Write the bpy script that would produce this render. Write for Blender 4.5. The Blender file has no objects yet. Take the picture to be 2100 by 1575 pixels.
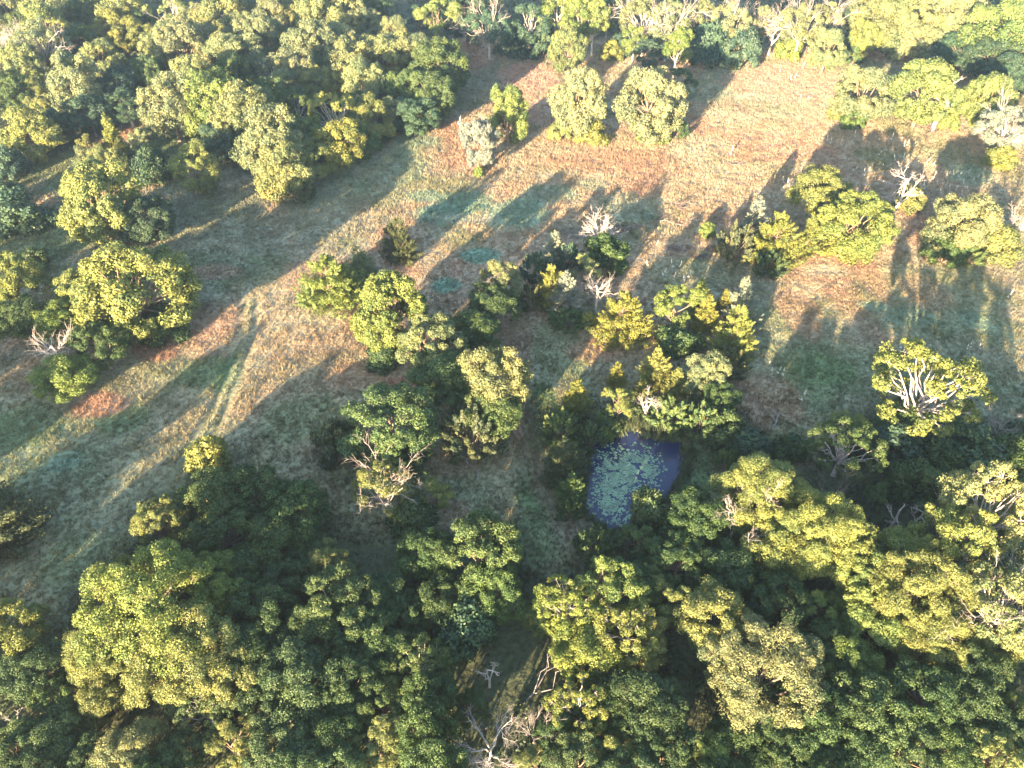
import bpy, math, random
import numpy as np
from mathutils import Vector, Matrix

S = bpy.context.scene
COL = S.collection

# ------------------------------------------------------------------ camera
F = 1650.0                 # focal length in pixels of the 2100 x 1575 frame
PITCH = math.radians(40.0)
HCAM = 60.0
cam_d = bpy.data.cameras.new("camera")
cam_d.sensor_width = 36.0
cam_d.lens = 36.0 * F / 2100.0
cam_d.clip_start = 0.5
cam_d.clip_end = 4000.0
cam = bpy.data.objects.new("camera", cam_d)
cam.location = (0, 0, HCAM)
cam.rotation_euler = (math.pi / 2 - PITCH, 0, 0)
COL.objects.link(cam)
S.camera = cam

# ------------------------------------------------------------------ sky and sun
SUN_EL = math.radians(10.8)
SUN_HEAD = math.radians(26.0)          # the way the shadows run, right of the view direction
w = bpy.data.worlds.new("World")
S.world = w
w.use_nodes = True
nt = w.node_tree
nt.nodes.clear()
wo = nt.nodes.new("ShaderNodeOutputWorld")
bg = nt.nodes.new("ShaderNodeBackground")
sk = nt.nodes.new("ShaderNodeTexSky")
sk.sky_type = 'NISHITA'
sk.sun_disc = False
sk.sun_elevation = SUN_EL
sk.sun_rotation = math.pi + SUN_HEAD   # sun behind the camera, to the left
sk.air_density = 1.0
sk.dust_density = 0.7
bg.inputs["Strength"].default_value = 0.076
nt.links.new(sk.outputs[0], bg.inputs[0])
nt.links.new(bg.outputs[0], wo.inputs[0])

sun_d = bpy.data.lights.new("sun", 'SUN')
sun_d.energy = 5.0
sun_d.angle = math.radians(0.5)
sun_d.color = (1.0, 0.71, 0.44)
sun = bpy.data.objects.new("sun", sun_d)
d = Vector((math.sin(SUN_HEAD) * math.cos(SUN_EL), math.cos(SUN_HEAD) * math.cos(SUN_EL), -math.sin(SUN_EL)))
sun.rotation_euler = d.to_track_quat('-Z', 'Y').to_euler()
sun.location = (-60, -140, 90)
COL.objects.link(sun)

S.view_settings.view_transform = 'Standard'
S.view_settings.look = 'None'
S.view_settings.exposure = 3.45
S.view_settings.gamma = 1.0
S.cycles.use_denoising = True
S.cycles.max_bounces = 6
S.cycles.diffuse_bounces = 3
S.cycles.glossy_bounces = 2
S.cycles.transmission_bounces = 2
S.cycles.volume_bounces = 0
S.cycles.transparent_max_bounces = 4

rng = np.random.default_rng(7)
random.seed(7)

# ------------------------------------------------------------------ helpers
SP, CP = math.sin(PITCH), math.cos(PITCH)


def ray(px, py):
    x = px - 1050.0
    y = -(py - 787.5)
    return np.array([x, F * CP + y * SP, -F * SP + y * CP])


def at(px, py, z=0.0):
    """point of the place, at height z, that the photograph shows at this pixel"""
    v = ray(px, py)
    return np.array([0, 0, HCAM]) + v * ((z - HCAM) / v[2])


def depth(p):
    return p[1] * CP - (p[2] - HCAM) * SP


def new_obj(name, mesh, parent=None):
    o = bpy.data.objects.new(name, mesh)
    COL.objects.link(o)
    if parent is not None:
        o.parent = parent
    return o


def tag(o, label=None, cat=None, group=None, kind=None):
    if label:
        o["label"] = label
    if cat:
        o["category"] = cat
    if group:
        o["group"] = group
    if kind:
        o["kind"] = kind
    return o


def mesh_np(name, verts, faces, mat, tint=None, colors=None, smooth=False):
    """mesh from arrays; faces: (n,3) or (n,4) array"""
    m = bpy.data.meshes.new(name)
    verts = np.asarray(verts, np.float32)
    faces = np.asarray(faces, np.int32)
    nf, k = faces.shape
    m.vertices.add(len(verts))
    m.vertices.foreach_set("co", verts.ravel())
    m.loops.add(nf * k)
    m.loops.foreach_set("vertex_index", faces.ravel())
    m.polygons.add(nf)
    m.polygons.foreach_set("loop_start", np.arange(nf, dtype=np.int32) * k)
    m.polygons.foreach_set("loop_total", np.full(nf, k, np.int32))
    if smooth:
        m.polygons.foreach_set("use_smooth", np.ones(nf, bool))
    if tint is not None:
        a = m.attributes.new("tint", 'FLOAT', 'POINT')
        a.data.foreach_set("value", np.asarray(tint, np.float32))
    if colors is not None:
        a = m.attributes.new("growth", 'FLOAT_COLOR', 'POINT')
        c4 = np.ones((len(verts), 4), np.float32)
        c4[:, :3] = colors
        a.data.foreach_set("color", c4.ravel())
    m.update(calc_edges=True)
    if mat:
        m.materials.append(mat)
    return m


_perm = rng.random((256, 256)).astype(np.float32)


def vnoise(x, y):
    xi = np.floor(x).astype(int)
    yi = np.floor(y).astype(int)
    fx = x - xi
    fy = y - yi
    fx = fx * fx * (3 - 2 * fx)
    fy = fy * fy * (3 - 2 * fy)
    a = _perm[xi & 255, yi & 255]
    b = _perm[(xi + 1) & 255, yi & 255]
    c = _perm[xi & 255, (yi + 1) & 255]
    e = _perm[(xi + 1) & 255, (yi + 1) & 255]
    return (a * (1 - fx) + b * fx) * (1 - fy) + (c * (1 - fx) + e * fx) * fy


def fbm(x, y, oct=4):
    s = 0
    a = 0.5
    t = 0
    for i in range(oct):
        s = s + a * vnoise(x * 2 ** i + 17.3 * i, y * 2 ** i + 41.7 * i)
        t += a
        a *= 0.55
    return s / t


# ------------------------------------------------------------------ materials
def mat_new(name):
    m = bpy.data.materials.new(name)
    m.use_nodes = True
    n = m.node_tree
    n.nodes.clear()
    out = n.nodes.new("ShaderNodeOutputMaterial")
    return m, n, out


def leaf_material():
    m, n, out = mat_new("leaf")
    oi = n.nodes.new("ShaderNodeObjectInfo")
    at_ = n.nodes.new("ShaderNodeAttribute")
    at_.attribute_name = "tint"
    ramp = n.nodes.new("ShaderNodeValToRGB")
    ramp.color_ramp.elements[0].color = (0.62, 0.72, 0.78, 1)
    ramp.color_ramp.elements[1].color = (1.45, 1.26, 1.05, 1)
    mul = n.nodes.new("ShaderNodeMix")
    mul.data_type = 'RGBA'
    mul.blend_type = 'MULTIPLY'
    mul.inputs[0].default_value = 1.0
    n.links.new(at_.outputs["Fac"], ramp.inputs[0])
    n.links.new(oi.outputs["Color"], mul.inputs[6])
    n.links.new(ramp.outputs[0], mul.inputs[7])
    p = n.nodes.new("ShaderNodeBsdfPrincipled")
    p.inputs["Roughness"].default_value = 0.55
    p.inputs["Specular IOR Level"].default_value = 0.25
    tr = n.nodes.new("ShaderNodeBsdfTranslucent")
    mx = n.nodes.new("ShaderNodeMixShader")
    mx.inputs[0].default_value = 0.22
    n.links.new(mul.outputs[2], p.inputs["Base Color"])
    n.links.new(mul.outputs[2], tr.inputs[0])
    n.links.new(p.outputs[0], mx.inputs[1])
    n.links.new(tr.outputs[0], mx.inputs[2])
    n.links.new(mx.outputs[0], out.inputs[0])
    return m


def bark_material(name, c0, c1, rough=0.9):
    m, n, out = mat_new(name)
    tc = n.nodes.new("ShaderNodeTexCoord")
    no = n.nodes.new("ShaderNodeTexNoise")
    no.inputs["Scale"].default_value = 3.0
    no.inputs["Detail"].default_value = 6.0
    ramp = n.nodes.new("ShaderNodeValToRGB")
    ramp.color_ramp.elements[0].position = 0.3
    ramp.color_ramp.elements[1].position = 0.7
    ramp.color_ramp.elements[0].color = (*c0, 1)
    ramp.color_ramp.elements[1].color = (*c1, 1)
    p = n.nodes.new("ShaderNodeBsdfPrincipled")
    p.inputs["Roughness"].default_value = rough
    p.inputs["Specular IOR Level"].default_value = 0.2
    bump = n.nodes.new("ShaderNodeBump")
    bump.inputs["Strength"].default_value = 0.4
    bump.inputs["Distance"].default_value = 0.05
    n.links.new(tc.outputs["Object"], no.inputs["Vector"])
    n.links.new(no.outputs["Fac"], ramp.inputs[0])
    n.links.new(ramp.outputs[0], p.inputs["Base Color"])
    n.links.new(no.outputs["Fac"], bump.inputs["Height"])
    n.links.new(bump.outputs[0], p.inputs["Normal"])
    n.links.new(p.outputs[0], out.inputs[0])
    return m


def growth_material(name, noise_scale, amount, through=0.0):
    """meadow growth: colour of the plants from the attribute, broken up by fine noise"""
    m, n, out = mat_new(name)
    a = n.nodes.new("ShaderNodeAttribute")
    a.attribute_name = "growth"
    geo = n.nodes.new("ShaderNodeNewGeometry")
    no = n.nodes.new("ShaderNodeTexNoise")
    no.inputs["Scale"].default_value = noise_scale
    no.inputs["Detail"].default_value = 5.0
    ramp = n.nodes.new("ShaderNodeValToRGB")
    ramp.color_ramp.elements[0].position = 0.3
    ramp.color_ramp.elements[1].position = 0.7
    lo, hi = 1 - amount, 1 + amount
    ramp.color_ramp.elements[0].color = (lo, lo, lo, 1)
    ramp.color_ramp.elements[1].color = (hi, hi, hi, 1)
    mul = n.nodes.new("ShaderNodeMix")
    mul.data_type = 'RGBA'
    mul.blend_type = 'MULTIPLY'
    mul.inputs[0].default_value = 1.0
    p = n.nodes.new("ShaderNodeBsdfPrincipled")
    p.inputs["Roughness"].default_value = 0.9
    p.inputs["Specular IOR Level"].default_value = 0.1
    n.links.new(geo.outputs["Position"], no.inputs["Vector"])
    n.links.new(no.outputs["Fac"], ramp.inputs[0])
    n.links.new(a.outputs["Color"], mul.inputs[6])
    n.links.new(ramp.outputs[0], mul.inputs[7])
    n.links.new(mul.outputs[2], p.inputs["Base Color"])
    bump = n.nodes.new("ShaderNodeBump")
    bump.inputs["Strength"].default_value = 0.6
    bump.inputs["Distance"].default_value = 0.25
    n.links.new(no.outputs["Fac"], bump.inputs["Height"])
    n.links.new(bump.outputs[0], p.inputs["Normal"])
    if through:
        tr = n.nodes.new("ShaderNodeBsdfTranslucent")
        mx = n.nodes.new("ShaderNodeMixShader")
        mx.inputs[0].default_value = through
        n.links.new(mul.outputs[2], tr.inputs[0])
        n.links.new(p.outputs[0], mx.inputs[1])
        n.links.new(tr.outputs[0], mx.inputs[2])
        n.links.new(mx.outputs[0], out.inputs[0])
        return m
    n.links.new(p.outputs[0], out.inputs[0])
    return m


def plain_material(name, c, rough=0.6, spec=0.3, var=0.15, scale=8.0):
    m, n, out = mat_new(name)
    geo = n.nodes.new("ShaderNodeNewGeometry")
    no = n.nodes.new("ShaderNodeTexNoise")
    no.inputs["Scale"].default_value = scale
    ramp = n.nodes.new("ShaderNodeValToRGB")
    ramp.color_ramp.elements[0].position = 0.3
    ramp.color_ramp.elements[1].position = 0.7
    ramp.color_ramp.elements[0].color = (*[v * (1 - var) for v in c], 1)
    ramp.color_ramp.elements[1].color = (*[v * (1 + var) for v in c], 1)
    p = n.nodes.new("ShaderNodeBsdfPrincipled")
    p.inputs["Roughness"].default_value = rough
    p.inputs["Specular IOR Level"].default_value = spec
    n.links.new(geo.outputs["Position"], no.inputs["Vector"])
    n.links.new(no.outputs["Fac"], ramp.inputs[0])
    n.links.new(ramp.outputs[0], p.inputs["Base Color"])
    n.links.new(p.outputs[0], out.inputs[0])
    return m


M_LEAF = leaf_material()
M_BARK = bark_material("bark", (0.10, 0.075, 0.055), (0.24, 0.19, 0.15))
M_PALE = bark_material("pale_bark", (0.22, 0.20, 0.18), (0.44, 0.40, 0.36))
M_DEAD = bark_material("dead_wood", (0.17, 0.155, 0.145), (0.35, 0.32, 0.30))
M_WHITE = bark_material("sunlit_dead_wood", (0.24, 0.22, 0.20), (0.46, 0.42, 0.39))  # dead wood coloured paler for trees standing in the sun
M_DARKDEAD = bark_material("dark_dead_wood", (0.13, 0.10, 0.09), (0.26, 0.20, 0.17))
M_GROUND = growth_material("meadow_soil", 2.2, 0.35)
M_GRASS = growth_material("grass_blades", 1.3, 0.3, 0.3)
M_PAD = plain_material("lily_pad", (0.17, 0.27, 0.17), 0.45, 0.4, 0.3, 1.7)
M_STALK = plain_material("dry_stalk", (0.50, 0.50, 0.42), 0.8, 0.2, 0.2, 20)

# ------------------------------------------------------------------ pond outline and the meadow's growth
POND_PX = [(1208, 912), (1250, 905), (1278, 893), (1296, 880), (1315, 897), (1350, 904), (1396, 908), (1400, 940), (1396, 972), (1382, 1000),
           (1365, 1020), (1345, 1035), (1335, 1060), (1300, 1082), (1265, 1092), (1235, 1080), (1205, 1055), (1197, 1030), (1203, 990), (1208, 955)]
POND = np.array([at(x, y, -0.25)[:2] for x, y in POND_PX])


def poly_dist(X, Y, P):
    """signed distance to a closed polygon, negative inside"""
    best = np.full(X.shape, 1e9)
    ins = np.zeros(X.shape, bool)
    n = len(P)
    for i in range(n):
        x0, y0 = P[i]
        x1, y1 = P[(i + 1) % n]
        dx, dy = x1 - x0, y1 - y0
        t = np.clip(((X - x0) * dx + (Y - y0) * dy) / (dx * dx + dy * dy), 0, 1)
        best = np.minimum(best, np.hypot(X - x0 - t * dx, Y - y0 - t * dy))
        c = ((y0 > Y) != (y1 > Y)) & (X < dx * (Y - y0) / (dy if dy else 1e-9) + x0)
        ins ^= c
    return np.where(ins, -best, best)


def line_dist(X, Y, P):
    best = np.full(X.shape, 1e9)
    for (x0, y0), (x1, y1) in zip(P[:-1], P[1:]):
        dx, dy = x1 - x0, y1 - y0
        t = np.clip(((X - x0) * dx + (Y - y0) * dy) / (dx * dx + dy * dy), 0, 1)
        best = np.minimum(best, np.hypot(X - x0 - t * dx, Y - y0 - t * dy))
    return best


TRACK = np.array([at(*p)[:2] for p in [(500, 610), (490, 690), (460, 780), (415, 870), (360, 965), (330, 1020)]])
TRACK2 = TRACK + np.array([1.7, 0.0])
FOOT = np.array([at(*p)[:2] for p in [(1180, 1110), (1110, 1000), (1080, 880), (1065, 760), (1080, 690)]])

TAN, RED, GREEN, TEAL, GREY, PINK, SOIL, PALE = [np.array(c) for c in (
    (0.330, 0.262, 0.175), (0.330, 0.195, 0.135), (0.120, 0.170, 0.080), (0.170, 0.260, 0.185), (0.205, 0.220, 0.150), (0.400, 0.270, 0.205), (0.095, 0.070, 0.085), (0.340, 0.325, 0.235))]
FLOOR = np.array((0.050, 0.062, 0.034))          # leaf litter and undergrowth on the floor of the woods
# stands of one kind of plant and painted shade tones, as pixel x, y, half width, half height, tilt, colour, strength
STANDS_AND_SHADE = [
    (150, 340, 250, 60, 0, GREEN, .8), (330, 275, 80, 30, 0, GREEN, .8), (420, 440, 130, 60, 0, GREY, .8), (60, 480, 140, 60, 0, GREEN, .7), (560, 470, 90, 40, 0, GREY, .6),  # grey-green shade of the left meadow put into the ground colour
    (1900, 620, 200, 90, 0, GREEN, .45), (1800, 760, 180, 60, 0, GREEN, .4), (1450, 560, 120, 40, 0, GREEN, .4), (620, 860, 90, 50, 0, GREEN, .5), (760, 960, 120, 60, 0, GREEN, .4),
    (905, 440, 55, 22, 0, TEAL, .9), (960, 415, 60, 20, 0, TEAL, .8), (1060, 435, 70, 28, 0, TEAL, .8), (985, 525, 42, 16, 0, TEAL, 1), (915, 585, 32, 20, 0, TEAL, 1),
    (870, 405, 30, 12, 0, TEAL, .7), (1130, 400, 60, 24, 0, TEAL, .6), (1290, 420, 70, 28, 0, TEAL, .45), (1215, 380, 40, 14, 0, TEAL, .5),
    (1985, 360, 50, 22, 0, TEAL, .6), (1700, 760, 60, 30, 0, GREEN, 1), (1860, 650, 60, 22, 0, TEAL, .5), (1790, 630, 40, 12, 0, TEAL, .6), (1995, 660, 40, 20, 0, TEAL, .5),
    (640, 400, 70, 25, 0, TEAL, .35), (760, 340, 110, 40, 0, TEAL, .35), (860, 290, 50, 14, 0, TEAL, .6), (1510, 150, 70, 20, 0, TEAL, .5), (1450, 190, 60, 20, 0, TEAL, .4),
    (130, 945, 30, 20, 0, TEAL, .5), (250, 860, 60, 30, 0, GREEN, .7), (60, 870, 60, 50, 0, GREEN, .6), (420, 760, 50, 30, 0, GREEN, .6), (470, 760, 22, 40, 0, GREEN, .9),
    (680, 620, 60, 40, 0, PALE, .4), (560, 640, 60, 50, 0, PALE, .35),
    (1110, 860, 45, 110, 0, GREEN, 1), (1110, 1000, 70, 70, 0, GREEN, 1), (1140, 720, 60, 60, 0, GREEN, .5), (1080, 1120, 70, 70, 0, GREEN, .6),
    (830, 785, 60, 16, 0, RED, .9), (720, 770, 60, 30, 0, RED, .4), (930, 940, 60, 40, 0, RED, .35), (900, 1060, 70, 40, 0, RED, .4), (1060, 870, 14, 40, 0, RED, .6),
    (1220, 720, 60, 20, 0, RED, .5), (200, 830, 60, 26, 0, RED, .8), (320, 720, 50, 20, 0, RED, .8), (430, 690, 40, 40, 0, PINK, .3), (440, 560, 50, 14, 0, RED, .5),
    (480, 340, 40, 30, 0, GREEN, .4), (1570, 830, 70, 60, 0, RED, .5), (1640, 640, 40, 50, 0, RED, .5), (1780, 560, 30, 60, 0, RED, .4), (1900, 600, 50, 40, 0, RED, .3),
    (960, 110, 50, 40, 0, RED, .6), (1080, 160, 60, 30, 0, PINK, .9), (1090, 215, 60, 40, 0, PINK, .5), (1240, 330, 120, 25, 0, RED, .5), (1560, 300, 120, 30, 0, RED, .55), (1620, 170, 120, 40, 0, PINK, .7),
    (1500, 240, 60, 18, 0, PALE, .5), (1430, 300, 80, 24, 0, PALE, .5), (1540, 200, 40, 8, 0, PALE, .9), (1640, 230, 60, 24, 0, PALE, .35), (1280, 125, 50, 14, 0, PALE, .5),
    (1395, 508, 36, 9, 0, SOIL, .55), (1440, 525, 24, 6, 0, SOIL, .7), (1175, 478, 34, 14, 0, SOIL, .4), (1270, 470, 30, 7, 0, SOIL, .6), (1460, 510, 22, 5, 0, SOIL, .6),
    (1690, 555, 60, 22, 0, PALE, .7), (1560, 760, 30, 40, 0, PALE, .3), (950, 450, 70, 10, 0, PALE, .5), (1150, 560, 30, 10, 0, PALE, .3),
    (1360, 900, 60, 14, 0, GREEN, 1), (1420, 960, 40, 60, 0, GREEN, 1), (1408, 930, 10, 32, 0, RED, .8), (1170, 1080, 40, 30, 0, GREY, .6),
    (1900, 930, 160, 50, 0, GREEN, .9), (1620, 900, 40, 40, 0, GREEN, .4), (270, 1090, 110, 70, 0, GREY, .5), (150, 1150, 80, 60, 0, GREEN, .5),
]


WOODS = [np.array([at(*p)[:2] for p in q]) for q in (
    [(-400, -80), (-300, 330), (60, 335), (200, 270), (330, 230), (400, 270), (520, 360), (590, 385), (720, 310), (860, 260), (930, 170), (930, 60), (900, -80)],
    [(940, -80), (960, 60), (1130, 110), (1250, 70), (1330, 110), (1550, 95), (1780, 95), (1900, 110), (2100, 190), (2500, 200), (2500, -80)],
    [(-300, 1120), (100, 1330), (260, 1080), (420, 930), (640, 1090), (880, 1110), (1040, 1120), (1110, 1250), (1250, 1130), (1450, 1090), (1520, 980), (1660, 960), (1800, 850), (2000, 870), (2400, 860), (2400, 1750), (-300, 1750)],
    [(1120, 850), (1200, 830), (1350, 800), (1450, 800), (1580, 900), (1520, 980), (1430, 960), (1400, 900), (1320, 880), (1230, 890), (1190, 1060), (1110, 960)],
)]


def growth_color(X, Y):
    """colour of what grows at each place of the meadow (no light in it)"""
    a = fbm(X / 26.0, Y / 34.0, 4)
    b = fbm(X / 9.0 + 50, Y / 12.0 + 20, 4)
    c = fbm(X / 3.0 + 90, Y / 4.0 + 10, 3)
    e = fbm(X / 60.0 + 33, Y / 60.0 + 71, 2)
    col = np.empty(X.shape + (3,))
    col[...] = TAN
    mixes = ((np.clip((a - .47) * 6, 0, 1) * .75, GREY), (np.clip((b - .54) * 6, 0, 1) * .6, RED), (np.clip((.44 - b) * 6, 0, 1) * .55, GREEN),
             (np.clip((c - .55) * 6, 0, 1) * .4, PALE), (np.clip((.42 - c) * 5, 0, 1) * .35, GREY))
    for f, k in mixes:
        col = col * (1 - f[..., None]) + k * f[..., None]
    # colour mixed greener and darker towards the camera
    near = np.clip((95 - Y) / 45, 0, 1) * .55
    g2 = GREEN * .9 + GREY * .1
    col = col * (1 - near[..., None]) + g2 * near[..., None]
    for px, py, hw, hh, _t, k, s in STANDS_AND_SHADE:
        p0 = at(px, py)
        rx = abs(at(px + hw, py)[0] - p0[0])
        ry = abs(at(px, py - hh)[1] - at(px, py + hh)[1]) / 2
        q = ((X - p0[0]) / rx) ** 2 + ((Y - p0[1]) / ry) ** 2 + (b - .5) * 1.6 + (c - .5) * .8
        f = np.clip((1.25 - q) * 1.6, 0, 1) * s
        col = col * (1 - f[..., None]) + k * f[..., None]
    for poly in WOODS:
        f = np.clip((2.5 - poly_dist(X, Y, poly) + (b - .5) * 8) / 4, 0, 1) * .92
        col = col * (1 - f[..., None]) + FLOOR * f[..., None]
    f = np.clip(1.5 - line_dist(X, Y, (TRACK + TRACK2) / 2) / .5, 0, 1) * .6
    col = col * (1 - f[..., None]) + (GREEN * .6 + PALE * .4) * f[..., None]
    for T, wd in ((TRACK, .42), (TRACK2, .42)):
        f = np.clip(1.4 - line_dist(X, Y, T) / wd, 0, 1) * .5
        col = col * (1 - f[..., None]) + (GREEN * .55) * f[..., None]
    f = np.clip(1.6 - line_dist(X, Y, FOOT) / 1.0, 0, 1) * .35
    col = col * (1 - f[..., None]) + (RED * .6 + SOIL * .4) * f[..., None]
    return col


def ground_z(X, Y):
    z = (fbm(X / 30, Y / 30, 3) - .5) * 0.5 + (fbm(X / 2.2, Y / 2.2, 3) - .5) * 0.28
    for T in (TRACK, TRACK2):
        z = z - .18 * np.clip(1.3 - line_dist(X, Y, T) / .35, 0, 1)
    pd = poly_dist(X, Y, POND)
    f = np.clip((pd + .2) / 1.6, 0, 1)
    bank = np.clip(-.12 + pd * .12, -1.1, 0)
    return np.where(pd < 1.4, z * f * f + np.where(pd < .3, -.25 - .6 * np.clip((.3 - pd) / 1.5, 0, 1), bank * .5), z)


def axis(parts):
    out = []
    for a, b, s in parts:
        out += list(np.arange(a, b, s))
    out.append(parts[-1][1])
    return np.array(out)


xs = axis([(-1000, -400, 100), (-400, -230, 17), (-230, -90, 1.4), (-90, 5, .75), (5, 25, .4), (25, 90, .75), (90, 230, 1.4), (230, 400, 17), (400, 1000, 100)])
ys = axis([(-400, -100, 100), (-100, 20, 10), (20, 50, .75), (50, 78, .4), (78, 150, .75), (150, 330, 1.4), (330, 500, 17), (500, 1300, 100)])
XX, YY = np.meshgrid(xs, ys)
ZZ = ground_z(XX, YY)
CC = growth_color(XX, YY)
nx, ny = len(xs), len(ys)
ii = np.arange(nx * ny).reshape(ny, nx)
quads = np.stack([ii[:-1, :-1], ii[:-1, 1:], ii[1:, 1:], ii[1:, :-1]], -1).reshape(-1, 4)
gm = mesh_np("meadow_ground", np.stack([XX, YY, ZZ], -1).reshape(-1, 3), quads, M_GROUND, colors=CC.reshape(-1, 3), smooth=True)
ground = new_obj("ground", gm)
tag(ground, kind="structure")


def gz(x, y):
    return float(ground_z(np.array([x]), np.array([y]))[0])


# ------------------------------------------------------------------ water
m, n, out = mat_new("pond_water")
p = n.nodes.new("ShaderNodeBsdfPrincipled")
p.inputs["Base Color"].default_value = (0.016, 0.024, 0.065, 1)
p.inputs["Roughness"].default_value = 0.06
p.inputs["IOR"].default_value = 1.333
p.inputs["Specular IOR Level"].default_value = 0.8
no = n.nodes.new("ShaderNodeTexNoise")
no.inputs["Scale"].default_value = 1.2
bu = n.nodes.new("ShaderNodeBump")
bu.inputs["Strength"].default_value = 0.06
bu.inputs["Distance"].default_value = 0.1
ge = n.nodes.new("ShaderNodeNewGeometry")
n.links.new(ge.outputs["Position"], no.inputs["Vector"])
n.links.new(no.outputs["Fac"], bu.inputs["Height"])
n.links.new(bu.outputs[0], p.inputs["Normal"])
n.links.new(p.outputs[0], out.inputs[0])
cen = POND.mean(0)
k = len(POND)
wv = [(cen[0], cen[1], -.25)] + [(cen[0] + (q[0] - cen[0]) * 1.08, cen[1] + (q[1] - cen[1]) * 1.08, -.25) for q in POND]
wf = np.array([(0, 1 + i, 1 + (i + 1) % k) for i in range(k)])
if np.cross(np.array(wv[1]) - wv[0], np.array(wv[2]) - wv[0])[2] < 0:
    wf = wf[:, ::-1]
tag(new_obj("water", mesh_np("pond_water", wv, wf, m)), kind="structure")

# lily pads: a floating mat no one could count
PADS_PX = [(1232, 938), (1265, 945), (1268, 922), (1300, 922), (1336, 936), (1347, 962), (1336, 982), (1305, 1000), (1290, 1028), (1272, 1056), (1245, 1062), (1224, 1040), (1226, 1000), (1232, 965)]
PADS = np.array([at(x, y, -.24)[:2] for x, y in PADS_PX])
lo, hi = PADS.min(0) - 1, PADS.max(0) + 1
pts = []
cand = rng.random((60000, 2)) * (hi - lo) + lo
pd = poly_dist(cand[:, 0], cand[:, 1], PADS) + (fbm(cand[:, 0] / 1.3, cand[:, 1] / 1.3, 3) - .5) * 1.3 + .35
pw = poly_dist(cand[:, 0], cand[:, 1], POND)
hole = fbm(cand[:, 0] / .55 + 9, cand[:, 1] / .55 + 4, 2)
keep = (pw < -.25) & (hole > .36) & (rng.random(len(cand)) < np.where(pd < -.1, 1.0, .10 * np.exp(-np.clip(pd, 0, 9) * 1.4)))
cell = {}
for q in cand[keep]:
    r = random.choice((.05, .07, .09, .11, .14, .19))
    kx, ky = int(q[0] / .4), int(q[1] / .4)
    if all((q[0] - a) ** 2 + (q[1] - b) ** 2 > (.66 * (r + c)) ** 2 for i in (-1, 0, 1) for j in (-1, 0, 1) for a, b, c in cell.get((kx + i, ky + j), ())):
        cell.setdefault((kx, ky), []).append((q[0], q[1], r))
        pts.append((q[0], q[1], r))
V, Fc = [], []
for x, y, r in pts:
    b0 = len(V)
    a0 = random.random() * 6.28
    z = -.243 + random.random() * .02
    V.append((x, y, z))
    for i in range(9):
        a = a0 + .25 + i * (6.28 - .5) / 8
        V.append((x + r * math.cos(a), y + r * math.sin(a), z + random.uniform(-.004, .02)))
    Fc += [(b0, b0 + 1 + i, b0 + 2 + i) for i in range(8)]
tag(new_obj("lily_pads", mesh_np("lily_pads", V, Fc, M_PAD)), "mat of round green lily pads floating on the small pond", "lily pads", kind="stuff")

# ------------------------------------------------------------------ plant shapes, each built once at its nominal size and then copied


def unit(v):
    return v / (np.linalg.norm(v, axis=-1, keepdims=True) + 1e-9)


class Leaves:
    """collects leaf blades: centre, facing, size"""

    def __init__(s):
        s.c, s.n, s.s, s.t = [], [], [], []

    def puff(s, c, r, k, out, size, flat=1.0, tint=None, spread=.46):
        u = unit(rng.normal(size=(int(k * 1.7) + 4, 3)))
        ax = unit(np.array(out) * .7 + np.array([0, 0, .45]))
        u = u[(u @ ax) > -.35][:k]
        rad = r * (.60 + .52 * rng.random((len(u), 1)))
        p = np.array(c) + u * rad * np.array([1, 1, flat])
        s.c.append(p)
        s.n.append(unit(u + spread * rng.normal(size=u.shape)))
        s.s.append(np.full(len(u), size) * (.7 + .6 * rng.random(len(u))))
        t = rng.random() if tint is None else tint
        s.t.append(np.clip(t + .25 * rng.normal(size=len(u)), 0, 1))

    def spray(s, c, ax, ln, r, k, size, tint=None):
        ax = unit(np.array(ax, float))
        t = rng.random(k) ** .8
        u = unit(rng.normal(size=(k, 3)))
        u = unit(u - (u @ ax)[:, None] * ax)
        prof = r * (1 - t) ** .7 + .03
        s.c.append(np.array(c) + ax * (t * ln)[:, None] + u * prof[:, None] * (.6 + .4 * rng.random((k, 1))))
        s.n.append(unit(u + .45 * ax + .4 * rng.normal(size=u.shape)))
        s.s.append(np.full(k, size) * (.7 + .6 * rng.random(k)))
        tt = rng.random() if tint is None else tint
        s.t.append(np.clip(tt + .2 * rng.normal(size=k), 0, 1))

    def mesh(s, name, aspect=.66):
        c, n, z, t = np.concatenate(s.c), np.concatenate(s.n), np.concatenate(s.s), np.concatenate(s.t)
        a = unit(np.cross(n, unit(rng.normal(size=n.shape))))
        b = np.cross(n, a)
        h = z[:, None] * .5
        lift = n * h * .25
        v = np.stack([c - a * h, c - b * h * aspect + lift, c + a * h, c + b * h * aspect + lift], 1).reshape(-1, 3)
        f = np.arange(len(c) * 4).reshape(-1, 4)
        return mesh_np(name, v, f, M_LEAF, tint=np.repeat(t, 4))


class Wood:
    """collects tapered limbs"""

    def __init__(s):
        s.v, s.f, s.n = [], [], 0

    def limb(s, P, R, k=5):
        P = np.array(P, float)
        for i in range(len(P)):
            d_ = unit(P[min(i + 1, len(P) - 1)] - P[max(i - 1, 0)])
            u = unit(np.cross(d_, np.array([.31, .87, .12]) if abs(d_[1]) < .9 else np.array([1., 0, 0])))
            w_ = np.cross(d_, u)
            for j in range(k):
                a = 2 * math.pi * j / k
                s.v.append(P[i] + (u * math.cos(a) + w_ * math.sin(a)) * R[i])
        for i in range(len(P) - 1):
            for j in range(k):
                a, b = s.n + i * k + j, s.n + i * k + (j + 1) % k
                s.f.append((a, b, b + k, a + k))
        s.n += len(P) * k

    def mesh(s, name, mat):
        return mesh_np(name, s.v, s.f, mat, smooth=True)


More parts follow.
